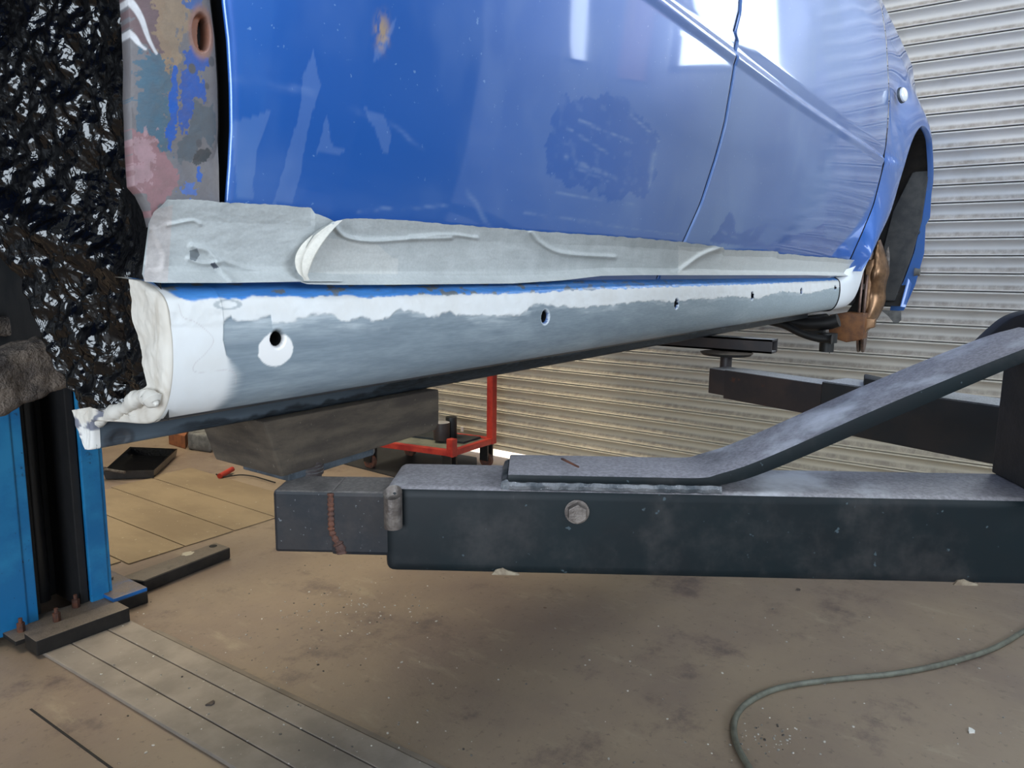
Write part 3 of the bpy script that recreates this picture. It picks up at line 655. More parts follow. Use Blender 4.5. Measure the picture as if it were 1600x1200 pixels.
# ---- rear wheelhouse, freshly blacked
Yg = np.linspace(.507, .95, 460)[:, None]; v = np.linspace(0, 1, 560)[None, :]
zb = np.interp(Yg, [.52, .56, .60, .622, .642, .658, .670, .695, .74, .95], [1.10, 1.096, 1.091, 1.088, 1.112, 1.143, 1.18, 1.222, 1.24, 1.25])
Zg = zb + (1.62 - zb) * v
tf = ss(.515, .56, Yg)
edge = (fbm(Yg * 0 + Zg * 60, Zg * 3, 70) - .5) * .006
Xg = .2805 - .014 * ss(.52, .497, Yg) * 0 + .010 * ss(.54, .60, Yg) + .03 * ss(.62, .95, Yg) - .35 * np.clip((Zg - 1.38) / .3, 0, 1) ** 2 - .012 * ss(.0, .03, v) * 0
Xg = Xg + .004 + tf * ((fbm(Yg * 18, Zg * 14, 71) - .5) * .018 + (fbm(Yg * 70 + Zg * 12, Zg * 60, 72, 2) - .5) * .011 + (fbm(Yg * 190, Zg * 170, 73, 2) - .5) * .0035 - (.045 * np.clip(Yg - .575, 0, .2) / .15 * ss(1.46, 1.36, Zg) + .012 * ss(.60, .72, Yg) * np.exp(-((Zg - 1.235) / .05) ** 2))) - tf * .008 * np.exp(-((Zg - 1.205 - (Yg - .55) * .35) / .014) ** 2)
Xg = Xg + .008 * np.exp(-(((Yg - .70) / .05) ** 2 + ((Zg - 1.33) / .07) ** 2))
wh = grid('wheel_arch', np.stack([Xg, Yg + 0 * Zg, Zg], -1), M['tar'], car); wh['label'] = 'glossy black underseal coating'
b = bmesh.new(); box(b, (-.75, .97, 1.10), (.62, 1.0, 1.75)); box(b, (.345, .61, 1.10), (.355, 1.0, 1.95)); obj('inner_arch_wall', b, M['black'], car)
# outer quarter above the arch and shell of the body
b = bmesh.new()
loop = [(.60, 1.125), (.545, 1.30), (.53, 1.6), (.54, 1.88), (.62, 2.08), (.85, 2.42), (1.85, 2.42), (2.10, 2.05), (2.17, 1.6), (2.15, 1.12)]
prism(b, [(.36, y, z) for y, z in loop], (2.12, 0, 0))
prism(b, [(2.48, y, z) for y, z in ((.88, 1.14), (.82, 1.6), (.85, 1.86), (2.0, 1.86), (2.1, 1.6), (2.1, 1.14))], (1.0, 0, 0))
prism(b, [(-1.5, y, z) for y, z in ((.53, 1.7), (.53, 1.9), (.66, 2.1), (.9, 2.35), (1.8, 2.35), (2.1, 1.9), (2.15, 1.7))], (1.86, 0, 0))
obj('body_shell', b, M['paint_plain'], car, bevel=.02)
b = bmesh.new(); box(b, (.345, .592, 1.098), (2.52, 2.06, 1.122)); 
for y0 in (.75, 1.15, 1.55): box(b, (.40, y0, 1.075), (2.45, y0 + .07, 1.10))
obj('floor_pan', b, M['black'], car, bevel=.006)
# muddy suspension parts behind the rear arch
def hull(name, px, Y0, th, mat, lab=None, amp=.004, bev=.006):
    pts = [onY(x, y, Y0) for x, y in px]; b = bmesh.new(); prism(b, pts, (0, th, 0))
    o = obj(name, b, mat, car, bevel=bev, seg=3, smooth=60)
    mo = o.modifiers.new('r', 'REMESH'); mo.mode = 'VOXEL'; mo.voxel_size = .0025; mo.use_smooth_shade = True
    tx = bpy.data.textures.new(name + '_t', 'CLOUDS'); tx.noise_scale = .018; d = o.modifiers.new('d', 'DISPLACE'); d.texture = tx; d.strength = amp * 2; d.mid_level = .5
    if lab: o['label'] = lab
    return o
hull('trailing_arm', [(-60, 590), (0, 563), (48, 544), (92, 531), (103, 541), (104, 552), (120, 570), (131, 592), (124, 600), (60, 622), (0, 652), (-60, 672)], .80, .06, M['mud'], 'mud-crusted trailing arm')
hull('axle_beam', [(-60, 494), (85, 494), (92, 520), (60, 522), (0, 526), (-60, 528)], .93, .05, M['mud'], 'dim dirty beam')

# ---- front wing and arch
lipd = [(2.56, (1346, 424)), (2.62, (1358, 405)), (2.72, (1375, 368)), (2.82, (1392, 330)), (2.93, (1407, 280)), (3.03, (1423, 227)), (3.10, (1433, 205)), (3.18, (1443, 197)), (3.27, (1453, 210)), (3.35, (1457, 232)), (3.44, (1458, 285)), (3.48, (1448, 335)), (3.48, (1436, 400)), (3.42, (1415, 480))]
lip = spline([onX(p[0], p[1], x) for x, p in lipd], 8)
fw = curve(gap_wing, .0045); XT = 3.03
outer = []
for i_, p in enumerate(lip):
    if i_ < 5 * 8: zo = min(p[2] + .41 * ss(2.6, 3.03, p[0]), 2.1); outer.append((float(fw(zo)), zo))
    else:
        k = (i_ - 40) / 40
        if k < 1: outer.append((float(fw(2.1)) + (3.60 - float(fw(2.1))) * k, 2.0 + .1 * (1 - k)))
        else: outer.append((3.64, 2.0 - (1.62 - p[2]) * 1.1))
nT = 110; Q = np.zeros((len(lip), nT, 3))
for i, p in enumerate(lip):
    for j in range(nT):
        t_ = j / (nT - 1); xx = p[0] + (outer[i][0] - p[0]) * t_; z_ = p[2] + (outer[i][1] - p[2]) * t_
        y0 = float(bodyY(xx, z_)); dist = math.hypot(xx - p[0], z_ - p[2]); dy = float(bodyY(p[0], p[2])) - p[1]
        Q[i, j] = (xx, y0 - dy * math.exp(-(dist / .16) ** 2) * (1 - t_ ** 2), z_)
inn = Q[:, :1].copy(); inn[..., 1] += .02; cen = np.array([3.07, 0, 1.25]); inn[:, 0, 0] += (cen[0] - inn[:, 0, 0]) * .02
Q = np.concatenate([inn, Q], 1)
C = smudge(Q[..., 0], Q[..., 2]) * .6; wing = grid('front_wing', Q, M['paint'], car, C, flip=True)
# arch liner
li = []
for y in np.linspace(.0, 1, 12):
    ring = lip[14:].copy(); ring[:, 1] = ring[:, 1] + .018 + y * .38; ring[:, 0] += (ring[:, 0] - 3.07) * .01; ring[:, 2] += .004
    ring += (np.random.RandomState(3).rand(*ring.shape) - .5) * .004; li.append(ring)
grid('arch_liner', np.stack(li, 1), M['black_dusty'], car, flip=True)
b = bmesh.new(); box(b, (2.55, .84, 1.12), (3.5, .86, 1.8)); obj('inner_arch_wall', b, M['black'], car)
# front edge of the arch: painted flange, bolts and bracket
FX = 3.45
fl2 = [onX(x, y, FX) for x, y in [(1447, 300), (1455, 300), (1446, 350), (1444, 372), (1443, 350), (1436, 410), (1427, 445), (1412, 482), (1392, 486), (1391, 478), (1402, 462), (1421, 400), (1436, 345)]]
b = bmesh.new(); prism(b, [onX(x, y, FX) for x, y in [(1450, 290), (1456, 290), (1453, 340), (1446, 352), (1444, 395), (1430, 445), (1412, 485), (1390, 487), (1394, 470), (1412, 440), (1430, 390), (1440, 330)]], (.01, 0, 0))
flange = obj('wing_flange', b, M['paint_plain'], car)
for px in ((1433, 363), (1400, 459)):
    b = bmesh.new(); p = onX(px[0], px[1], FX - .001); cyl(b, p, (-.012, 0, 0), .011, .009); obj('flange_bolt', b, M['dull_steel'], flange, smooth=True)
b = bmesh.new(); p = onX(1429, 425, FX + .01); cyl(b, p, (0, -.02, .0), .02, .016); obj('tow_grommet', b, M['grey_clay'], car, smooth=True)
b = bmesh.new(); prism(b, [onX(x, y, 3.4) for x, y in [(1376, 484), (1408, 486), (1408, 500), (1403, 505), (1396, 504), (1388, 494)]], (.004, 0, 0)); obj('bracket', b, M['grey_clay'], car)
# liner panel strip and long vertical liner seen inside the arch
b = bmesh.new(); prism(b, [onX(x, y, 3.42) for x, y in [(1447, 262), (1452, 262), (1440, 345), (1425, 400), (1398, 470), (1380, 470), (1372, 420), (1395, 330), (1425, 270)]], (.012, 0, 0)); obj('liner_panel', b, worn('dark_liner', S(44, 46, 50), S(66, 66, 66), 20, .5, bs=.3), car, bevel=.003)
# side indicator
p = on_body(1408, 149)
nrm = Vector((-.30, -1, .15)).normalized()
pi = np.array(p); best = min(((abs(Q[i, j, 0] - pi[0]) + abs(Q[i, j, 2] - pi[2])), i, j) for i in range(len(lip)) for j in range(nT))
pi = Vector(onY(1408, 149, float(Q[best[1], best[2], 1]) - .002))
b = bmesh.new(); rlathe(b, [(.0265, -.002), (.0265, .003), (.024, .006)], pi, nrm); bez = obj('indicator_bezel', b, M['dull_steel'], wing, smooth=True)
b = bmesh.new(); rlathe(b, [(.024, .004), (.023, .011), (.018, .015), (.009, .017), (0, .0175)], pi, nrm); obj('side_indicator', b, M['lens'], wing, smooth=True)

# ---- front brake and suspension
bc = onY(1352, 468, .62)
b = bmesh.new(); ax = Vector((.12, -1, 0)).normalized()
cD = Vector(onX(1346, 472, 2.93))
rlathe(b, [(.04, 0), (.181, 0), (.184, .004), (.181, .009), (.06, .009), (.06, .014), (.181, .014), (.184, .019), (.181, .024), (.085, .022), (.083, .045), (.03, .047), (0, .047)], cD, ax); obj('brake_disc', b, M['disc'], car, smooth=30)
# wavy splash shield, seen nearly edge on
out_px = [(1374, 375), (1380, 392), (1385, 410), (1388, 425), (1384, 440), (1382, 455), (1382, 470), (1374, 490), (1364, 505), (1352, 520)]
in_px = [(1374, 378), (1367, 395), (1362, 410), (1358, 425), (1356, 440), (1354, 455), (1353, 470), (1351, 490), (1349, 505), (1348, 520)]
A_ = spline([onX(x, y, 2.84) for x, y in out_px], 5); B_ = spline([onX(x, y, 2.80) for x, y in in_px], 5)
ts = np.linspace(0, 1, 9); Qs = np.stack([A_ * (1 - t_) + B_ * t_ for t_ in ts], 1)
wv = np.sin(np.linspace(0, 1, len(A_)) * 13)[:, None]; Qs[..., 0] += .012 * wv * np.sin(ts * 3.14)[None]; Qs[..., 0] -= .03 * np.sin(ts * 3.14)[None]
o = grid('splash_shield', Qs, M['bronze'], car); o.modifiers.new('s', 'SOLIDIFY').thickness = .004; o['label'] = 'wavy bronze-coloured rusted shield'
def slab(name, px, X_, th, mat, bev=.004):
    b = bmesh.new(); prism(b, [onX(x, y, X_) for x, y in px], (th, 0, 0)); return obj(name, b, mat, car, bevel=bev, seg=3, smooth=50)
slab('caliper_carrier', [(1353, 406), (1366, 405), (1362, 440), (1357, 480), (1350, 490), (1347, 486), (1350, 450)], 2.78, .03, M['bronze'])
slab('brake_caliper', [(1296, 492), (1322, 488), (1350, 490), (1351, 505), (1347, 531), (1322, 535), (1296, 527), (1294, 510)], 2.70, .08, M['caliper'], .004)
slab('caliper_bracket', [(1350, 496), (1368, 498), (1366, 512), (1356, 514), (1350, 524)], 2.74, .03, M['bronze'])
slab('caliper_pin', [(1343, 443), (1354, 443), (1354, 453), (1343, 453)], 2.78, .03, M['steel'])
slab('bleed_nipple', [(1384, 392), (1388, 385), (1390, 400), (1389, 425), (1385, 425)], 2.86, .006, M['steel'], .001)
b = bmesh.new(); tube(b, spline([onX(x, y, 2.45) for x, y in [(1190, 500), (1225, 508), (1250, 520), (1275, 528), (1300, 530)]], 6), [.012] * 24 + [.016], 12); tube(b, spline([onX(x, y, 2.5) for x, y in [(1215, 497), (1250, 505), (1290, 505), (1310, 500)]], 6), .022, 12)
cc = onX(1292, 535, 2.5); cyl(b, cc, (0, 0, -.03), .022); cyl(b, cc, (0, 0, .03), .03)
obj('control_arm', b, M['black'], car, smooth=True)
slab('control_arm_plate', [(1200, 500), (1290, 490), (1300, 500), (1290, 508), (1288, 520), (1296, 528), (1280, 532), (1255, 524), (1225, 508)], 2.55, .02, M['black'])
slab('hub_carrier', [(1338, 430), (1362, 420), (1356, 480), (1346, 490), (1320, 492), (1336, 470)], 2.99, .1, M['black'])
b = bmesh.new(); tube(b, [onX(1297, 538, 2.5), onX(1296, 552, 2.5)], .0015, 6); obj('grease_wire', b, M['black'], car)
settle(car)

# ------------------------------------------------------------------ wooden block on the pad
blk = [(404, 640), (441, 746), (680, 673), (686, 662), (686, 590)]
YB = .572
pts = [onY(x, y, YB) for x, y in blk]; top = 1.094
pts[0] = pts[0] + (pts[0] - pts[1]) * ((1.0695 - pts[0][2]) / (pts[0][2] - pts[1][2])); pts[4][2] = 1.0695
b = bmesh.new(); prism(b, pts, (0, .11, 0)); wb = obj('wooden_block', b, M['wood'], bevel=.0025)
tag(wb, 'dirty wooden packing block between the sill and the near lift arm pad', 'wood block')
zbk = min(p[2] for p in pts)

# ------------------------------------------------------------------ near lift arm
A0 = np.array([.412, .563]); B0 = np.array([.793, -.007]); dv = (B0 - A0) / np.linalg.norm(B0 - A0); pv = np.array([-dv[1], dv[0]]) 
if pv[0] < 0: pv = -pv
def a1(s, o, z): q = A0 + dv * s + pv * o; return (q[0], q[1], z)
def s_of(x, y): p = onV(x, y, A0, B0); return float((p[:2] - A0) @ dv), float(p[2])
arm = empty('lift_arm', a1(.9, .05, 0.9), 'long dark teal lift arm in the foreground with a diagonal brace and hex bolt', 'lift arm')
def tubebox(s0, s1, o0, o1, z0, z1, o0b=None, o1b=None):
    b = bmesh.new(); o0b = o0 if o0b is None else o0b; o1b = o1 if o1b is None else o1b
    hexa(b, [a1(s0, o0, z0), a1(s1, o0b, z0), a1(s1, o1b, z0), a1(s0, o1, z0), a1(s0, o0, z1), a1(s1, o0b, z1), a1(s1, o1b, z1), a1(s0, o1, z1)]); return b
# offset of the far edges
def off_of(x, y, z): p = onZ(x, y, z)[:2] - A0; return float(p @ pv), float(p @ dv)
wi = off_of(460, 742, 1.005)[0]; wo0 = off_of(640, 722, 1.012)[0]; wo1 = off_of(1500, 738, 1.012)[0]
so0 = s_of(602, 800)[0]
# step in inner tube: end block then tube
sst = s_of(516, 800)[0]
b = tubebox(0, sst + .004, .0, wi, .945, 1.005); obj('end_block', b, M['arm_inner'], arm, bevel=.003)
b = tubebox(sst, so0 + .25, -.0012, wi, .9435, 1.0055); obj('inner_tube', b, M['arm_inner'], arm, bevel=.004)
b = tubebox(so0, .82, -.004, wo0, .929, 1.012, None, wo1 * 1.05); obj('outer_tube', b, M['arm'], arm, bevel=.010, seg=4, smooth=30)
# rust bead
n_ = 60; b = bmesh.new()
zz_ = np.linspace(1.004, .946, n_)
tube(b, [a1(sst + .001 + (.009 * float(ss(.97, .946, z)) if z < .97 else 0), -.0005, z) for z in zz_], [.0028 + .0005 * math.sin(i * 1.3) + .0006 * random.random() + .002 * (i > 48) for i in range(n_)], 8); obj('rusty_weld', b, M['rust'], arm, smooth=True)
# welded spacer tube near the mouth of the outer tube
s1, z1_ = s_of(617, 775)
b = bmesh.new(); q0 = Vector(a1(s1, -.010, .975)); cyl(b, q0, (0, 0, .034), .0085, seg=24)
for f in list(b.faces):
    if len(f.verts) > 4 and f.calc_center_median().z > 1.0:
        r = bmesh.ops.inset_region(b, faces=[f], thickness=.0022); bmesh.ops.translate(b, vec=(0, 0, -.008), verts=f.verts)
for v_ in b.verts:
    if v_.co.z > .995: v_.co.z -= (v_.co.xy - q0.xy).dot(Vector((-pv[0], -pv[1]))) * .55
obj('spacer_tube', b, M['steel'], arm, bevel=.0006, smooth=35)
# hex bolt
s2, z2 = s_of(901, 797); b = bmesh.new(); c0 = Vector(a1(s2, -.004, z2)); nv_ = Vector((-pv[0], -pv[1], 0))
cyl(b, c0, nv_ * .002, .0115, seg=28); cyl(b, c0 + nv_ * .002, nv_ * .007, .0098, .0092, seg=6)
bolt = obj('hex_bolt', b, M['steel'], arm, bevel=.0006)
# brace bar: flat bar welded on top, bending up to the carriage
def sz(x, y): s, z = s_of(x, y); return s, z
near_top = [(793, 740), (960, 744), (1085, 746), (1125, 739), (1200, 713), (1400, 625), (1600, 544), (1680, 520)]
near_bot = [(793, 753), (960, 756), (1100, 758), (1138, 756), (1210, 733), (1400, 652), (1600, 567), (1680, 540)]
wb_ = off_of(810, 712, 1.024)[0]
NTp = spline([sz(*p) for p in near_top], 8); NBt = spline([sz(*p) for p in near_bot], 8)
NTp[:9, 1] = 1.0255; NTp[:17, 1] = np.maximum(NTp[:17, 1], 1.0255)
b = bmesh.new(); rings = []
for (sa, za), (sb, zb_) in zip(NTp, NBt):
    zb2 = max(zb_, 1.0115)
    rings.append([b.verts.new(a1(sb, -.001, zb2)), b.verts.new(a1(sb, wb_, zb2)), b.verts.new(a1(sa, wb_, za)), b.verts.new(a1(sa, -.001, za))])
for q, r in zip(rings, rings[1:]):
    for k in range(4): b.faces.new([q[k], q[(k + 1) % 4], r[(k + 1) % 4], r[k]])
b.faces.new(rings[0][::-1]); b.faces.new(rings[-1])
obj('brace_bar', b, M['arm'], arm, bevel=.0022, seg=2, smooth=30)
# weld bead along the foot of the bar
b = bmesh.new(); sA = s_of(795, 760)[0]; sB = s_of(1128, 765)[0]; n_ = 90
tube(b, [a1(sA + (sB - sA) * i / n_, .0016 + .0004 * math.sin(i * .8), 1.0142 + .0003 * math.sin(i * .9)) for i in range(n_ + 1)], [.0044 + .0003 * math.sin(i * .7) + .0002 * random.random() for i in range(n_ + 1)], 8)
tube(b, [a1(sA - .002, wb_ * i / 20, 1.0145) for i in range(21)], [.005 + .001 * random.random() for i in range(21)], 8)
obj('weld_bead', b, M['weld'], arm, smooth=True)
# pad: screw and disc
px_, py_, _ = onZ(486, 752, 1.006); px_ += .022; py_ += .028; b = bmesh.new()
for k in range(4): cyl(b, (px_, py_, 1.0045 + k * .0036), (0, 0, .0026), .0135, seg=32)
cyl(b, (px_, py_, 1.0), (0, 0, max(.012, zbk - .006 - 1.0)), .0115, seg=32); obj('pad_screw', b, M['arm_brown'], arm, smooth=30)
b = bmesh.new()
dpx = [onY(x, y, .60) for x, y in [(455, 752), (500, 745), (560, 742), (584, 722), (586, 706), (583, 702)]]
pl = [(.40, .575), (.615, .575), (.622, .582), (.622, .645), (.615, .652), (.40, .652)]
sl = (pts[2][2] - pts[1][2]) / (pts[2][0] - pts[1][0])
zt_ = lambda x: pts[1][2] + (x - pts[1][0]) * sl - .0006
x1_ = float(onY(584, 706, .59)[0]); pl = [(pts[1][0] + .012, .578), (x1_ - .012, .578), (x1_ - .003, .585), (x1_, .60), (x1_, .64), (x1_ - .006, .652), (pts[1][0] + .012, .652)]
vb = [b.verts.new((x, y, zt_(x) - .008)) for x, y in pl]; vt = [b.verts.new((x, y, zt_(x))) for x, y in pl]
b.faces.new(vb[::-1]); b.faces.new(vt)
for i in range(len(pl)): b.faces.new([vb[i], vb[(i + 1) % len(pl)], vt[(i + 1) % len(pl)], vt[i]])
obj('pad_plate', b, M['dull_steel'], arm, bevel=.0012)
# carriage the arms pivot on
settle(arm)
# chips of paint under the tube
for x, y, w_, h_ in ((790, 888, .026, .007), (1505, 910, .022, .006)):
    s3, _z = s_of(x, y); b = bmesh.new(); 
    prism(b, [a1(s3 - w_ / 2, -.0045, .929), a1(s3 - w_ * .35, -.0045, .932 + h_ * .3), a1(s3 - w_ * .1, -.0045, .929 + h_), a1(s3 + w_ * .1, -.0045, .931 + h_ * .3), a1(s3 + w_ * .5, -.0045, .9305), a1(s3 + w_ * .5, -.0045, .929)], (pv[0] * .002, pv[1] * .002, 0))
    o = obj('paint_flake', b, worn('flaking_paint', S(150, 138, 118), S(110, 96, 80), 90, .8, bs=1) if 'fl' not in M else M['fl'], arm); M['fl'] = o.data.materials[0]; o.matrix_parent_inverse = Matrix.Translation(-arm.location)
# sliver lying on the bar
b = bmesh.new(); p0 = np.array(onZ(878, 718, 1.0285)); p1 = np.array(onZ(904, 731, 1.0285)); t_ = (p1 - p0); t_ /= np.linalg.norm(t_); nn = np.array([-t_[1], t_[0], 0])
prism(b, [p0 - nn * .0012, p0 + nn * .0012, p1 + nn * .0006, p1 - nn * .0004], (0, 0, .0016)); o = obj('steel_splinter', b, M['rust']); tag(o, 'small brown splinter lying on the flat brace bar of the near arm', 'splinter')

# ------------------------------------------------------------------ far lift arm
arm2 = empty('lift_arm', (1.40, .05, .95), 'second lift arm farther off in shadow, reaching under the front of the sill', 'lift arm')
ZT = 1.005
n0 = onZ(1108, 575, ZT)[:2]; e0 = onZ(1285, 601, ZT)[:2]; e1 = onZ(1555, 640, ZT)[:2]
def pl2(name, p, q, z0, z1, wd, mat, bev=.003):
    d = (q - p) / np.linalg.norm(q - p); nrm_ = np.array([-d[1], d[0]]); nrm_ = nrm_ if nrm_[0] > 0 else -nrm_
    b = bmesh.new(); a_ = p; c_ = q; a2 = p + nrm_ * wd; c2 = q + nrm_ * wd
    hexa(b, [(*a_, z0), (*c_, z0), (*c2, z0), (*a2, z0), (*a_, z1), (*c_, z1), (*c2, z1), (*a2, z1)])
    return obj(name, b, mat, arm2, bevel=bev, seg=3, smooth=30)
dd = (e1 - n0) / np.linalg.norm(e1 - n0)
pl2('end_block', n0, n0 + dd * .045, .949, ZT, .060, M['arm_brown'])
pl2('inner_tube', n0 + dd * .042, e0 + dd * .1, .943, ZT + .001, .062, M['arm_brown'])
pp_ = np.array([dd[1], -dd[0]]); pp_ = -pp_ if pp_[0] > 0 else pp_
o0 = e0 + pp_ * .005
o1 = onZ(1555, 640, ZT)[:2] + pp_ * .005
b = pl2('outer_tube', o0, o1 + (o1 - o0) / np.linalg.norm(o1 - o0) * .12, .918, ZT + .008, .085, M['arm_dark'], .006)
# its own brace bar, bent upward
bp = [onZ(1350, 601, ZT + .012), onX(1420, 612, 1.40), onX(1490, 590, 1.36), onX(1535, 545, 1.33), onX(1575, 512, 1.30), onX(1615, 500, 1.26), onX(1660, 498, 1.22)]
bs_ = spline(bp, 8); b = bmesh.new(); rings = []
for p in bs_:
    o_ = np.array([.065, .012, 0]); rings.append([b.verts.new(tuple(p + a_)) for a_ in (np.array([0, 0, -.012]), o_ + np.array([0, 0, -.012]), o_ + np.array([0, 0, .012]), np.array([0, 0, .012]))])
for q, r in zip(rings, rings[1:]):
    for k in range(4): b.faces.new([q[k], q[(k + 1) % 4], r[(k + 1) % 4], r[k]])
b.faces.new(rings[0][::-1]); b.faces.new(rings[-1]); obj('brace_bar', b, M['rubber'], arm2, bevel=.003, smooth=30)
# pad screw, dish and adapter tube under the sill
pc = onZ(1140, 573, ZT); pc = np.array([n0[0] + .022, n0[1] - .03, ZT])
q = onV(1136, 573, (n0[0] + .02, n0[1]), (n0[0] + .06, n0[1] - .1)); 
X2 = float(q[0]); Y2 = float(q[1]); 
b = bmesh.new(); cyl(b, (X2 + .02, Y2 + .01, ZT - .005), (0, 0, .034), .013); obj('pad_screw', b, M['arm_brown'], arm2, smooth=30)
b = bmesh.new(); cyl(b, (X2 + .02, Y2 + .01, ZT + .026), (0, 0, .006), .052, .058); obj('pad_plate', b, M['black_dusty'], arm2, smooth=30)
za = ZT + .034; cN = np.array(onZ(1205, 553, za)); zb3 = float(onV(1205, 527, cN[:2], cN[:2] + np.array([.0, .1]))[2]); zb3 = min(zb3, 1.0695); th = .004
b = bmesh.new(); wd, ln_ = .045, .30; x_, y_ = cN[0], cN[1]
for lo, hi in (((x_, y_, za), (x_ + wd, y_ + ln_, za + th)), ((x_, y_, zb3 - th), (x_ + wd, y_ + ln_, zb3)), ((x_, y_, za), (x_ + th, y_ + ln_, zb3)), ((x_ + wd - th, y_, za), (x_ + wd, y_ + ln_, zb3))): box(b, lo, hi)
xb = cN
obj('adapter_tube', b, M['arm_brown'], arm2); settle(arm2)


# near lift column on the right with its carriage
col2 = empty('lift_column', (1.15, -.42, 0), 'dark lift carriage and column at the right edge of the frame', 'lift column', )
cc = [onZ(1549, 738, 1.0125), onZ(1612, 770, 1.0125)]
b = bmesh.new(); cl = np.array(cc[0]); crr = np.array(cc[1])
d_ = (crr - cl); d_ = d_ / np.linalg.norm(d_)
far = np.array([.80, -.05, 0]); 
hexa(b, [tuple(cl), tuple(cl + d_ * .12), tuple(cl + d_ * .12 + np.array([.3, -.05, 0])), tuple(cl + np.array([.16, -.12, 0])),
         *(tuple(p + np.array([0, 0, .122])) for p in (cl, cl + d_ * .12, cl + d_ * .12 + np.array([.3, -.05, 0]), cl + np.array([.16, -.12, 0])))])
obj('carriage', b, worn('dark_carriage', S(26, 26, 27), S(40, 37, 37), 30, .7, bs=.5), col2, bevel=.002)
b = bmesh.new()
for lo, hi in (((.98, -.64, 0), (1.42, -.62, 3.0)), ((.98, -.62, 0), (1.0, -.36, 3.0)), ((1.40, -.62, 0), (1.42, -.36, 3.0)), ((1.0, -.38, 0), (1.09, -.36, 3.0)), ((1.31, -.38, 0), (1.40, -.36, 3.0)), ((.9, -.72, 0), (1.5, -.3, .02))): box(b, lo, hi)
obj('post', b, M['blue_col'], col2, bevel=.004)
b = bmesh.new(); box(b, (1.03, -.60, .90), (1.37, -.14, 1.75)); obj('carriage_body', b, M['black_dusty'], col2, bevel=.006)
settle(col2)

# ------------------------------------------------------------------ far lift column
colm = empty('lift_column', (1.0, 2.75, 0), 'bright blue lift column with a black channel, left of the sill', 'lift column')
def vsheet(name, x0, x1, y0, y1, mat, z0=.03, z1=3.0, bev=.004, par=None): b = bmesh.new(); box(b, (x0, y0, z0), (x1, y1, z1)); return obj(name, b, mat, par or colm, bevel=bev)
b = bmesh.new()
for lo, hi in (((.78, 2.93, .03), (1.20, 2.95, 3.0)), ((.78, 2.60, .03), (.795, 2.94, 3.0)), ((1.195, 2.60, .03), (1.21, 2.94, 3.0))): box(b, lo, hi)
obj('post_back', b, M['blue_col'], colm, bevel=.003)
vsheet('left_lip', .78, .935, 2.595, 2.615, M['blue_col']); vsheet('left_return', .925, .968, 2.60, 2.72, M['blue_col'], bev=.003)
rl = vsheet('right_lip', 1.135, 1.197, 2.595, 2.612, M['blue_col'])
vsheet('inner_lining', .79, 1.20, 2.80, 2.92, M['black'])
b = bmesh.new(); cyl(b, (1.035, 2.74, .05), (0, 0, 2.6), .028); obj('hydraulic_ram', b, worn('ram_black', S(34, 34, 36), S(26, 26, 26), 10, .35), colm, smooth=True)
vsheet('cable_guide', .985, 1.0, 2.66, 2.70, M['rubber']); vsheet('lining_strip', 1.105, 1.133, 2.61, 2.80, M['rubber'])
b = bmesh.new(); hexa(b, [(.86, 2.50, .03), (1.17, 2.50, .03), (1.19, 2.62, .03), (.86, 2.66, .03), (.86, 2.50, .045), (1.17, 2.50, .045), (1.19, 2.62, .045), (.86, 2.66, .045)]); obj('base_plate', b, M['black_dusty'], colm, bevel=.002)
b = bmesh.new(); box(b, (1.175, 2.53, 0), (1.30, 2.80, .045)); obj('foot', b, M['black_dusty'], colm, bevel=.004)
b = bmesh.new(); box(b, (1.175, 2.525, .047), (1.297, 2.80, .062)); obj('foot_cap', b, worn('foot_blue_dusty', S(24, 110, 190), S(30, 90, 150), 12, .5, dust=.5, dustc=S(128, 112, 96)), colm, bevel=.004)
b = bmesh.new(); cyl(b, (1.245, 2.70, .06), (0, 0, .012), .016, seg=6); obj('anchor_bolt', b, M['steel'], colm)
for x_, y_ in ((.90, 2.56), (1.0, 2.545), (1.085, 2.60)):
    b = bmesh.new(); cyl(b, (x_, y_, .044), (0, 0, .03), .012, seg=6); cyl(b, (x_, y_, .07), (0, 0, .02), .006); obj('anchor_bolt', b, M['rust'], colm)
settle(colm)
b = bmesh.new(); box(b, (.885, 2.415, .012), (1.175, 2.50, .062)); o = obj('steel_bar', b, M['black_dusty'], bevel=.004); tag(o, 'black steel bar lying across the foot of the blue column', 'steel bar')

# cover plates between the columns
plm = worn('cover_plate_steel', S(150, 140, 130), S(124, 116, 108), 5, .55, 0, speck=S(190, 186, 180), bs=.25)
def lane(x): return lambda y: x + (2.48 - y) * .034
def plate(xa, xb, y0, y1, zt, lab):
    b = bmesh.new(); fa_, fb_ = lane(xa), lane(xb)
    hexa(b, [(fa_(y0), y0, .001), (fb_(y0), y0, .001), (fb_(y1), y1, .001), (fa_(y1), y1, .001), (fa_(y0), y0, zt), (fb_(y0), y0, zt), (fb_(y1), y1, zt), (fa_(y1), y1, zt)])
    o = obj('cover_plate', b, plm, bevel=.0025); tag(o, lab, 'cover plate', 'dusty cover plates running between the lift columns')
plate(.905, .981, .2, 2.45, .013, 'dusty steel cover plate nearest the bottom left corner, below the blue column')
plate(.985, 1.094, .2, 2.42, .013, 'middle dusty steel cover plate on the floor below the blue column')
plate(1.098, 1.176, .2, 2.45, .013, 'dusty steel cover plate on the side towards the floor channel bar')
b = bmesh.new(); f_ = lane(1.179); g_ = lane(1.205)
hexa(b, [(f_(.2), .2, .001), (g_(.2), .2, .001), (g_(2.3), 2.3, .001), (f_(2.3), 2.3, .001), (f_(.2), .2, .011), (g_(.2) - .004, .2, .003), (g_(2.3) - .004, 2.3, .003), (f_(2.3), 2.3, .011)])
o = obj('edge_strip', b, plm); tag(o, 'thin sloping edge strip along the right side of the cover plates', 'edge strip')

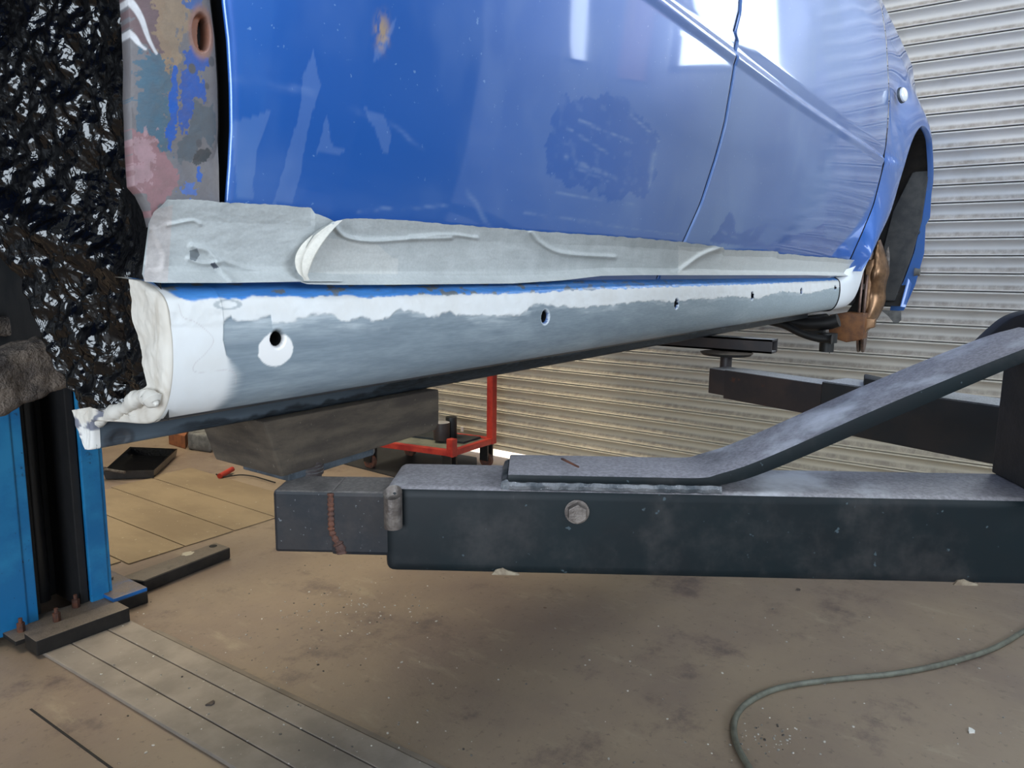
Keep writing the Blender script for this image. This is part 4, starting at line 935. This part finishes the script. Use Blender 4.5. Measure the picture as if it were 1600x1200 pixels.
# channel bar on the floor
b = bmesh.new(); 
ca = [(1.33, 2.615), (1.725, 2.657), (1.722, 2.76), (1.29, 2.72)]
hexa(b, [(*p, .001) for p in ca] + [(*p, .05) for p in ca]); 
cb = obj('channel_bar', b, M['black_dusty'], bevel=.009, seg=3, smooth=30)
cb = tag(cb, 'dusty steel channel bar with a round hole lying on the floor by the blue column', 'steel channel')
b = bmesh.new(); hx_ = onZ(333, 853, .0508); cyl(b, (hx_[0], hx_[1], .0495), (0, 0, .0016), .016, seg=28); h_ = obj('bolt_hole', b, M['dark_gap']); h_.parent = cb
b = bmesh.new(); hx_ = onZ(293, 865, .0508); cyl(b, (hx_[0], hx_[1], .0498), (0, 0, .0012), .022, seg=20)
for v_ in b.verts: v_.co.x += (random.random() - .5) * .012
h_ = obj('pale_smear', b, MB('smear').out(S(186, 178, 160), .8)); h_.parent = cb

# hardboard sheets beyond the column
bd = worn('hardboard_sheet', S(148, 130, 104), S(130, 113, 90), 4, .75, 0, speck=S(170, 160, 140), bs=.15, stretch=(1, .5, 1))
xsb = [1.22, 1.432, 1.68, 1.925, 2.16, 2.42]
labs = ['narrow tan board half hidden behind the blue column foot', 'tan hardboard sheet second from the blue column', 'tan hardboard sheet in the middle of the row, in front of the black tray', 'tan hardboard sheet with a dark oily patch, fourth from the column', 'tan hardboard sheet partly under the near lift arm end']
for i in range(5):
    b = bmesh.new(); box(b, (xsb[i] + .003, 2.93 - (.0 if i else -.05), .0005), (xsb[i + 1] - .003, 3.98 + .03 * i, .0055)); o = obj('hardboard_sheet', b, bd, bevel=.001); tag(o, labs[i], 'board', 'tan boards laid on the floor')
# oil tray
tr = [onZ(x, y, .0)[:2] for x, y in [(165, 750), (240, 748), (275, 715), (205, 712)]]
tc = sum(tr) / 4; tray = empty('drip_tray', (tc[0], tc[1], 0), 'black plastic drip tray with wet shiny rim standing on the floor', 'tray')
t0 = [np.array([*p, .006]) for p in tr]; hgt = .055; t1 = [np.array([*(tc + (p - tc) * 1.06), hgt]) for p in tr]
b = bmesh.new(); vb = [b.verts.new(tuple(p)) for p in t0]; vt = [b.verts.new(tuple(p)) for p in t1]; ti = [b.verts.new(tuple(np.array([*(tc + (p - tc) * .98), hgt]))) for p in tr]; bi = [b.verts.new(tuple(np.array([*(tc + (p - tc) * .93), .012]))) for p in tr]
b.faces.new(vb[::-1]); b.faces.new(bi)
for i in range(4):
    j = (i + 1) % 4; b.faces.new([vb[i], vb[j], vt[j], vt[i]]); b.faces.new([vt[i], vt[j], ti[j], ti[i]]); b.faces.new([ti[i], ti[j], bi[j], bi[i]])
obj('basin', b, M['tar'], tray); 
b = bmesh.new(); prism(b, [tuple(t0[0]), tuple(t0[1]), tuple(t1[1]), tuple(t1[0])], (0, -.004, 0)); obj('front_wall', b, worn('tray_plastic', S(54, 54, 56), S(44, 44, 46), 20, .5), tray)
settle(tray)
b = bmesh.new(); p0 = onZ(163, 733, .065); p1 = onZ(195, 738, .062); tube(b, [p0, p1], .008, 8); cyl(b, Vector(p0) - Vector((0, .01, 0)), (0, .03, 0), .014); o = obj('stirring_stick', b, M['steel'], smooth=True); tag(o, 'short worn brush handle resting on the rim of the black tray', 'stick')
# cables, wooden bits behind
b = bmesh.new(); tube(b, spline([onZ(x, y, .012) for x, y in [(338, 741), (350, 745), (375, 742), (395, 744), (410, 748), (430, 754)]], 8), .004, 8)
o = obj('cable', b, M['rubber'], smooth=True); tag(o, 'thin black cable on the tan boards behind the block', 'cable')
b = bmesh.new(); tube(b, [onZ(343, 744, .02), onZ(363, 733, .025)], .016, 10); o = obj('red_handle_tool', b, M['red'], smooth=True); tag(o, 'small red-handled tool lying on the boards beside the cable', 'tool')
b = bmesh.new(); pb = [onZ(x, y, 0) for x, y in [(264, 694), (290, 702), (296, 690), (272, 684)]]; prism(b, pb, (0, 0, .09)); o = obj('cardboard_box', b, M['cardboard'], bevel=.004); tag(o, 'orange brown box on the floor seen just under the sill', 'box')
b = bmesh.new(); pb = [onZ(x, y, 0) for x, y in [(294, 703), (330, 708), (345, 694), (305, 690)]]; prism(b, pb, (0, 0, .12)); o = obj('plastic_bag', b, M['grey_clay'], bevel=.02, seg=3, smooth=60); tag(o, 'crumpled grey bag beside the orange brown box', 'bag')
# plain low dark box at the back left
b = bmesh.new(); box(b, (1.5, 5.2, 0), (3.1, 5.9, .75)); o = obj('low_dark_box', b, M['black'], bevel=.01); tag(o, 'low dark box at the back left', 'bench')

# trolley
trl = empty('trolley', (3.45, 2.9, 0), 'red steel trolley with a grey board shelf in front of the shutter', 'trolley')
zb_ = .125
c1 = onZ(768, 683, .15); c2 = onZ(706, 712, .14); c3 = onZ(585, 697, .14)
A1 = np.array(onX(768, 688, 3.58)); zt2 = A1[2]
B1 = onZ(706, 708, zt2); C1 = onZ(570, 690, zt2); D1 = A1 + (C1 - B1)
def bar(name, p, q, w_, h_, mat=M['red']):
    p = Vector(p); q = Vector(q); b = bmesh.new(); d = (q - p); L_ = d.length; m_ = Matrix.Translation((p + q) / 2) @ d.to_track_quat('X', 'Z').to_matrix().to_4x4()
    bmesh.ops.create_cube(b, size=1, matrix=m_ @ Matrix.Diagonal((L_, w_, h_, 1))); return obj(name, b, mat, trl, bevel=.003)
for p, q in ((A1, B1), (B1, C1), (C1, D1), (D1, A1)): bar('frame_rail', p, q, .035, .035)
bar('post', A1 - np.array([0, 0, .02]), A1 + np.array([0, 0, .75]), .045, .045)
bar('post', B1 - np.array([0, 0, .02]), B1 + np.array([0, 0, .085]), .045, .045)
bar('post', D1, D1 + np.array([0, 0, .75]), .04, .04); bar('post', C1, C1 + np.array([0, 0, .08]), .04, .04)
b = bmesh.new(); prism(b, [A1, B1, C1, D1], (0, 0, .008)); obj('shelf', b, M['ply'], trl)
for k, pp in enumerate((A1, B1, C1, D1)):
    inn_ = pp + (np.mean([A1, B1, C1, D1], 0) - pp) * .08
    b = bmesh.new(); r_ = .045; cyl(b, (inn_[0] - .012, inn_[1], r_), (.024, 0, 0), r_, seg=24); wcol = obj('caster_wheel', b, M['rust'], trl, smooth=30)
    b = bmesh.new(); box(b, (inn_[0] - .03, inn_[1] - .03, r_), (inn_[0] - .018, inn_[1] + .03, zt2 - .018)); box(b, (inn_[0] + .018, inn_[1] - .03, r_), (inn_[0] + .03, inn_[1] + .03, zt2 - .018)); box(b, (inn_[0] - .035, inn_[1] - .035, zt2 - .024), (inn_[0] + .035, inn_[1] + .035, zt2 - .017)); obj('caster_fork', b, M['black'], trl)
settle(trl)
# things on the shelf
mid = (A1 + D1) / 2
Mp = onZ(720, 690, zt2)
b = bmesh.new(); pb = [A1 + (B1 - A1) * .06 + (D1 - A1) * .10, A1 + (B1 - A1) * .50 + (D1 - A1) * .10, A1 + (B1 - A1) * .5 + (D1 - A1) * .88, A1 + (B1 - A1) * .06 + (D1 - A1) * .88]
prism(b, [p + np.array([0, 0, .009]) for p in pb], (0, 0, .012)); o = obj('rubber_mat', b, worn('slate_mat', S(44, 52, 58), S(36, 42, 48), 10, .6)); tag(o, 'dark slate mat on the trolley shelf', 'mat')
for k, (px, py, s_, lab, mt, hh) in enumerate(((690, 672, .05, 'dark brown tin on the trolley shelf right of the wooden block', M['arm_brown'], .11), (705, 668, .035, 'smaller black tin behind the brown one on the trolley shelf', M['black'], .13))):
    p = onZ(px, py + 18, zt2 + .01); b = bmesh.new(); cyl(b, (p[0], p[1], zt2 + (.0215 if True else .01)), (0, 0, hh), s_); o = obj('tin', b, mt, bevel=.004, smooth=30); tag(o, lab, 'tin')
b = bmesh.new(); p = onZ(722, 672, zt2 + .03); cyl(b, (p[0], p[1], zt2 + .0215), (0, 0, .03), .01); o = obj('bottle_cap', b, M['tiny_white'], smooth=30); tag(o, 'tiny white cap on the slate mat of the trolley', 'cap')
# dark mat beneath / beside the trolley
b = bmesh.new(); pb = [onZ(x, y, 0) for x, y in [(500, 716), (640, 752), (745, 742), (745, 716), (600, 690)]]; prism(b, pb, (0, 0, .006)); o = obj('floor_mat', b, worn('black_floor_mat', S(34, 36, 40), S(28, 29, 32), 8, .6)); tag(o, 'black mat on the floor under the red trolley', 'mat')

# air hose
hp = [(1640, 960), (1600, 986), (1550, 1014), (1480, 1036), (1400, 1052), (1300, 1062), (1230, 1072), (1190, 1085), (1160, 1105), (1147, 1130), (1150, 1160), (1165, 1190), (1190, 1230), (1230, 1290)]
b = bmesh.new(); tube(b, spline([onZ(x, y, .0085) for x, y in hp], 12), .0085, 12); o = obj('air_hose', b, M['hose'], smooth=True); tag(o, 'grey green air hose curving over the bare floor', 'hose')
# debris
rng = random.Random(8); b = bmesh.new()
for k in range(420):
    if k < 240: x = rng.uniform(150, 720); y = rng.uniform(880, 1190)
    else: x = rng.uniform(720, 1600); y = rng.uniform(930, 1195)
    if k % 3 == 0: x = rng.gauss(560, 60); y = rng.gauss(950, 25)
    if k % 7 == 0: x = rng.gauss(1210, 30); y = rng.gauss(1150, 18)
    p = onZ(x, y, .0); s_ = rng.uniform(.0012, .004)
    if .88 < p[0] < 1.24 and p[1] < 2.6: p[2] = .0132
    if p[0] > 3.75: continue
    m_ = Matrix.Translation(Vector(p) + Vector((0, 0, s_ * .3))) @ Matrix.Rotation(rng.uniform(0, 6), 4, 'Z') @ Matrix.Diagonal((s_ * rng.uniform(.6, 1.6), s_, s_ * .6, 1))
    bmesh.ops.create_icosphere(b, subdivisions=1, radius=1, matrix=m_)
o = obj('grit', b, worn('grit_mixed', S(210, 205, 195), S(60, 54, 50), 25, .8)); tag(o, 'scattered pale and dark grit over the floor', 'debris', kind='stuff')
for (x, y, lab) in ((1518, 1143, 'white paint flake on the floor right of the hose loop'), (1247, 922, 'dark leaf scrap on the floor just below the arm'), (330, 1100, 'small pebble on the middle cover plate')):
    z_ = .0133 if x == 330 else .0005; p = onZ(x, y, z_); b = bmesh.new(); s_ = .011
    prism(b, [(p[0] + s_ * math.cos(a_) * (1 + .5 * math.sin(3 * a_)), p[1] + s_ * math.sin(a_) * (1 + .4 * math.cos(2 * a_)), z_) for a_ in np.linspace(0, 5.6, 9)], (0, 0, .004))
    o = obj({1518: 'paint_chip', 1247: 'leaf_scrap', 330: 'pebble'}[x], b, M['tiny_white'] if x == 1518 else M['mud']); tag(o, lab, 'debris')
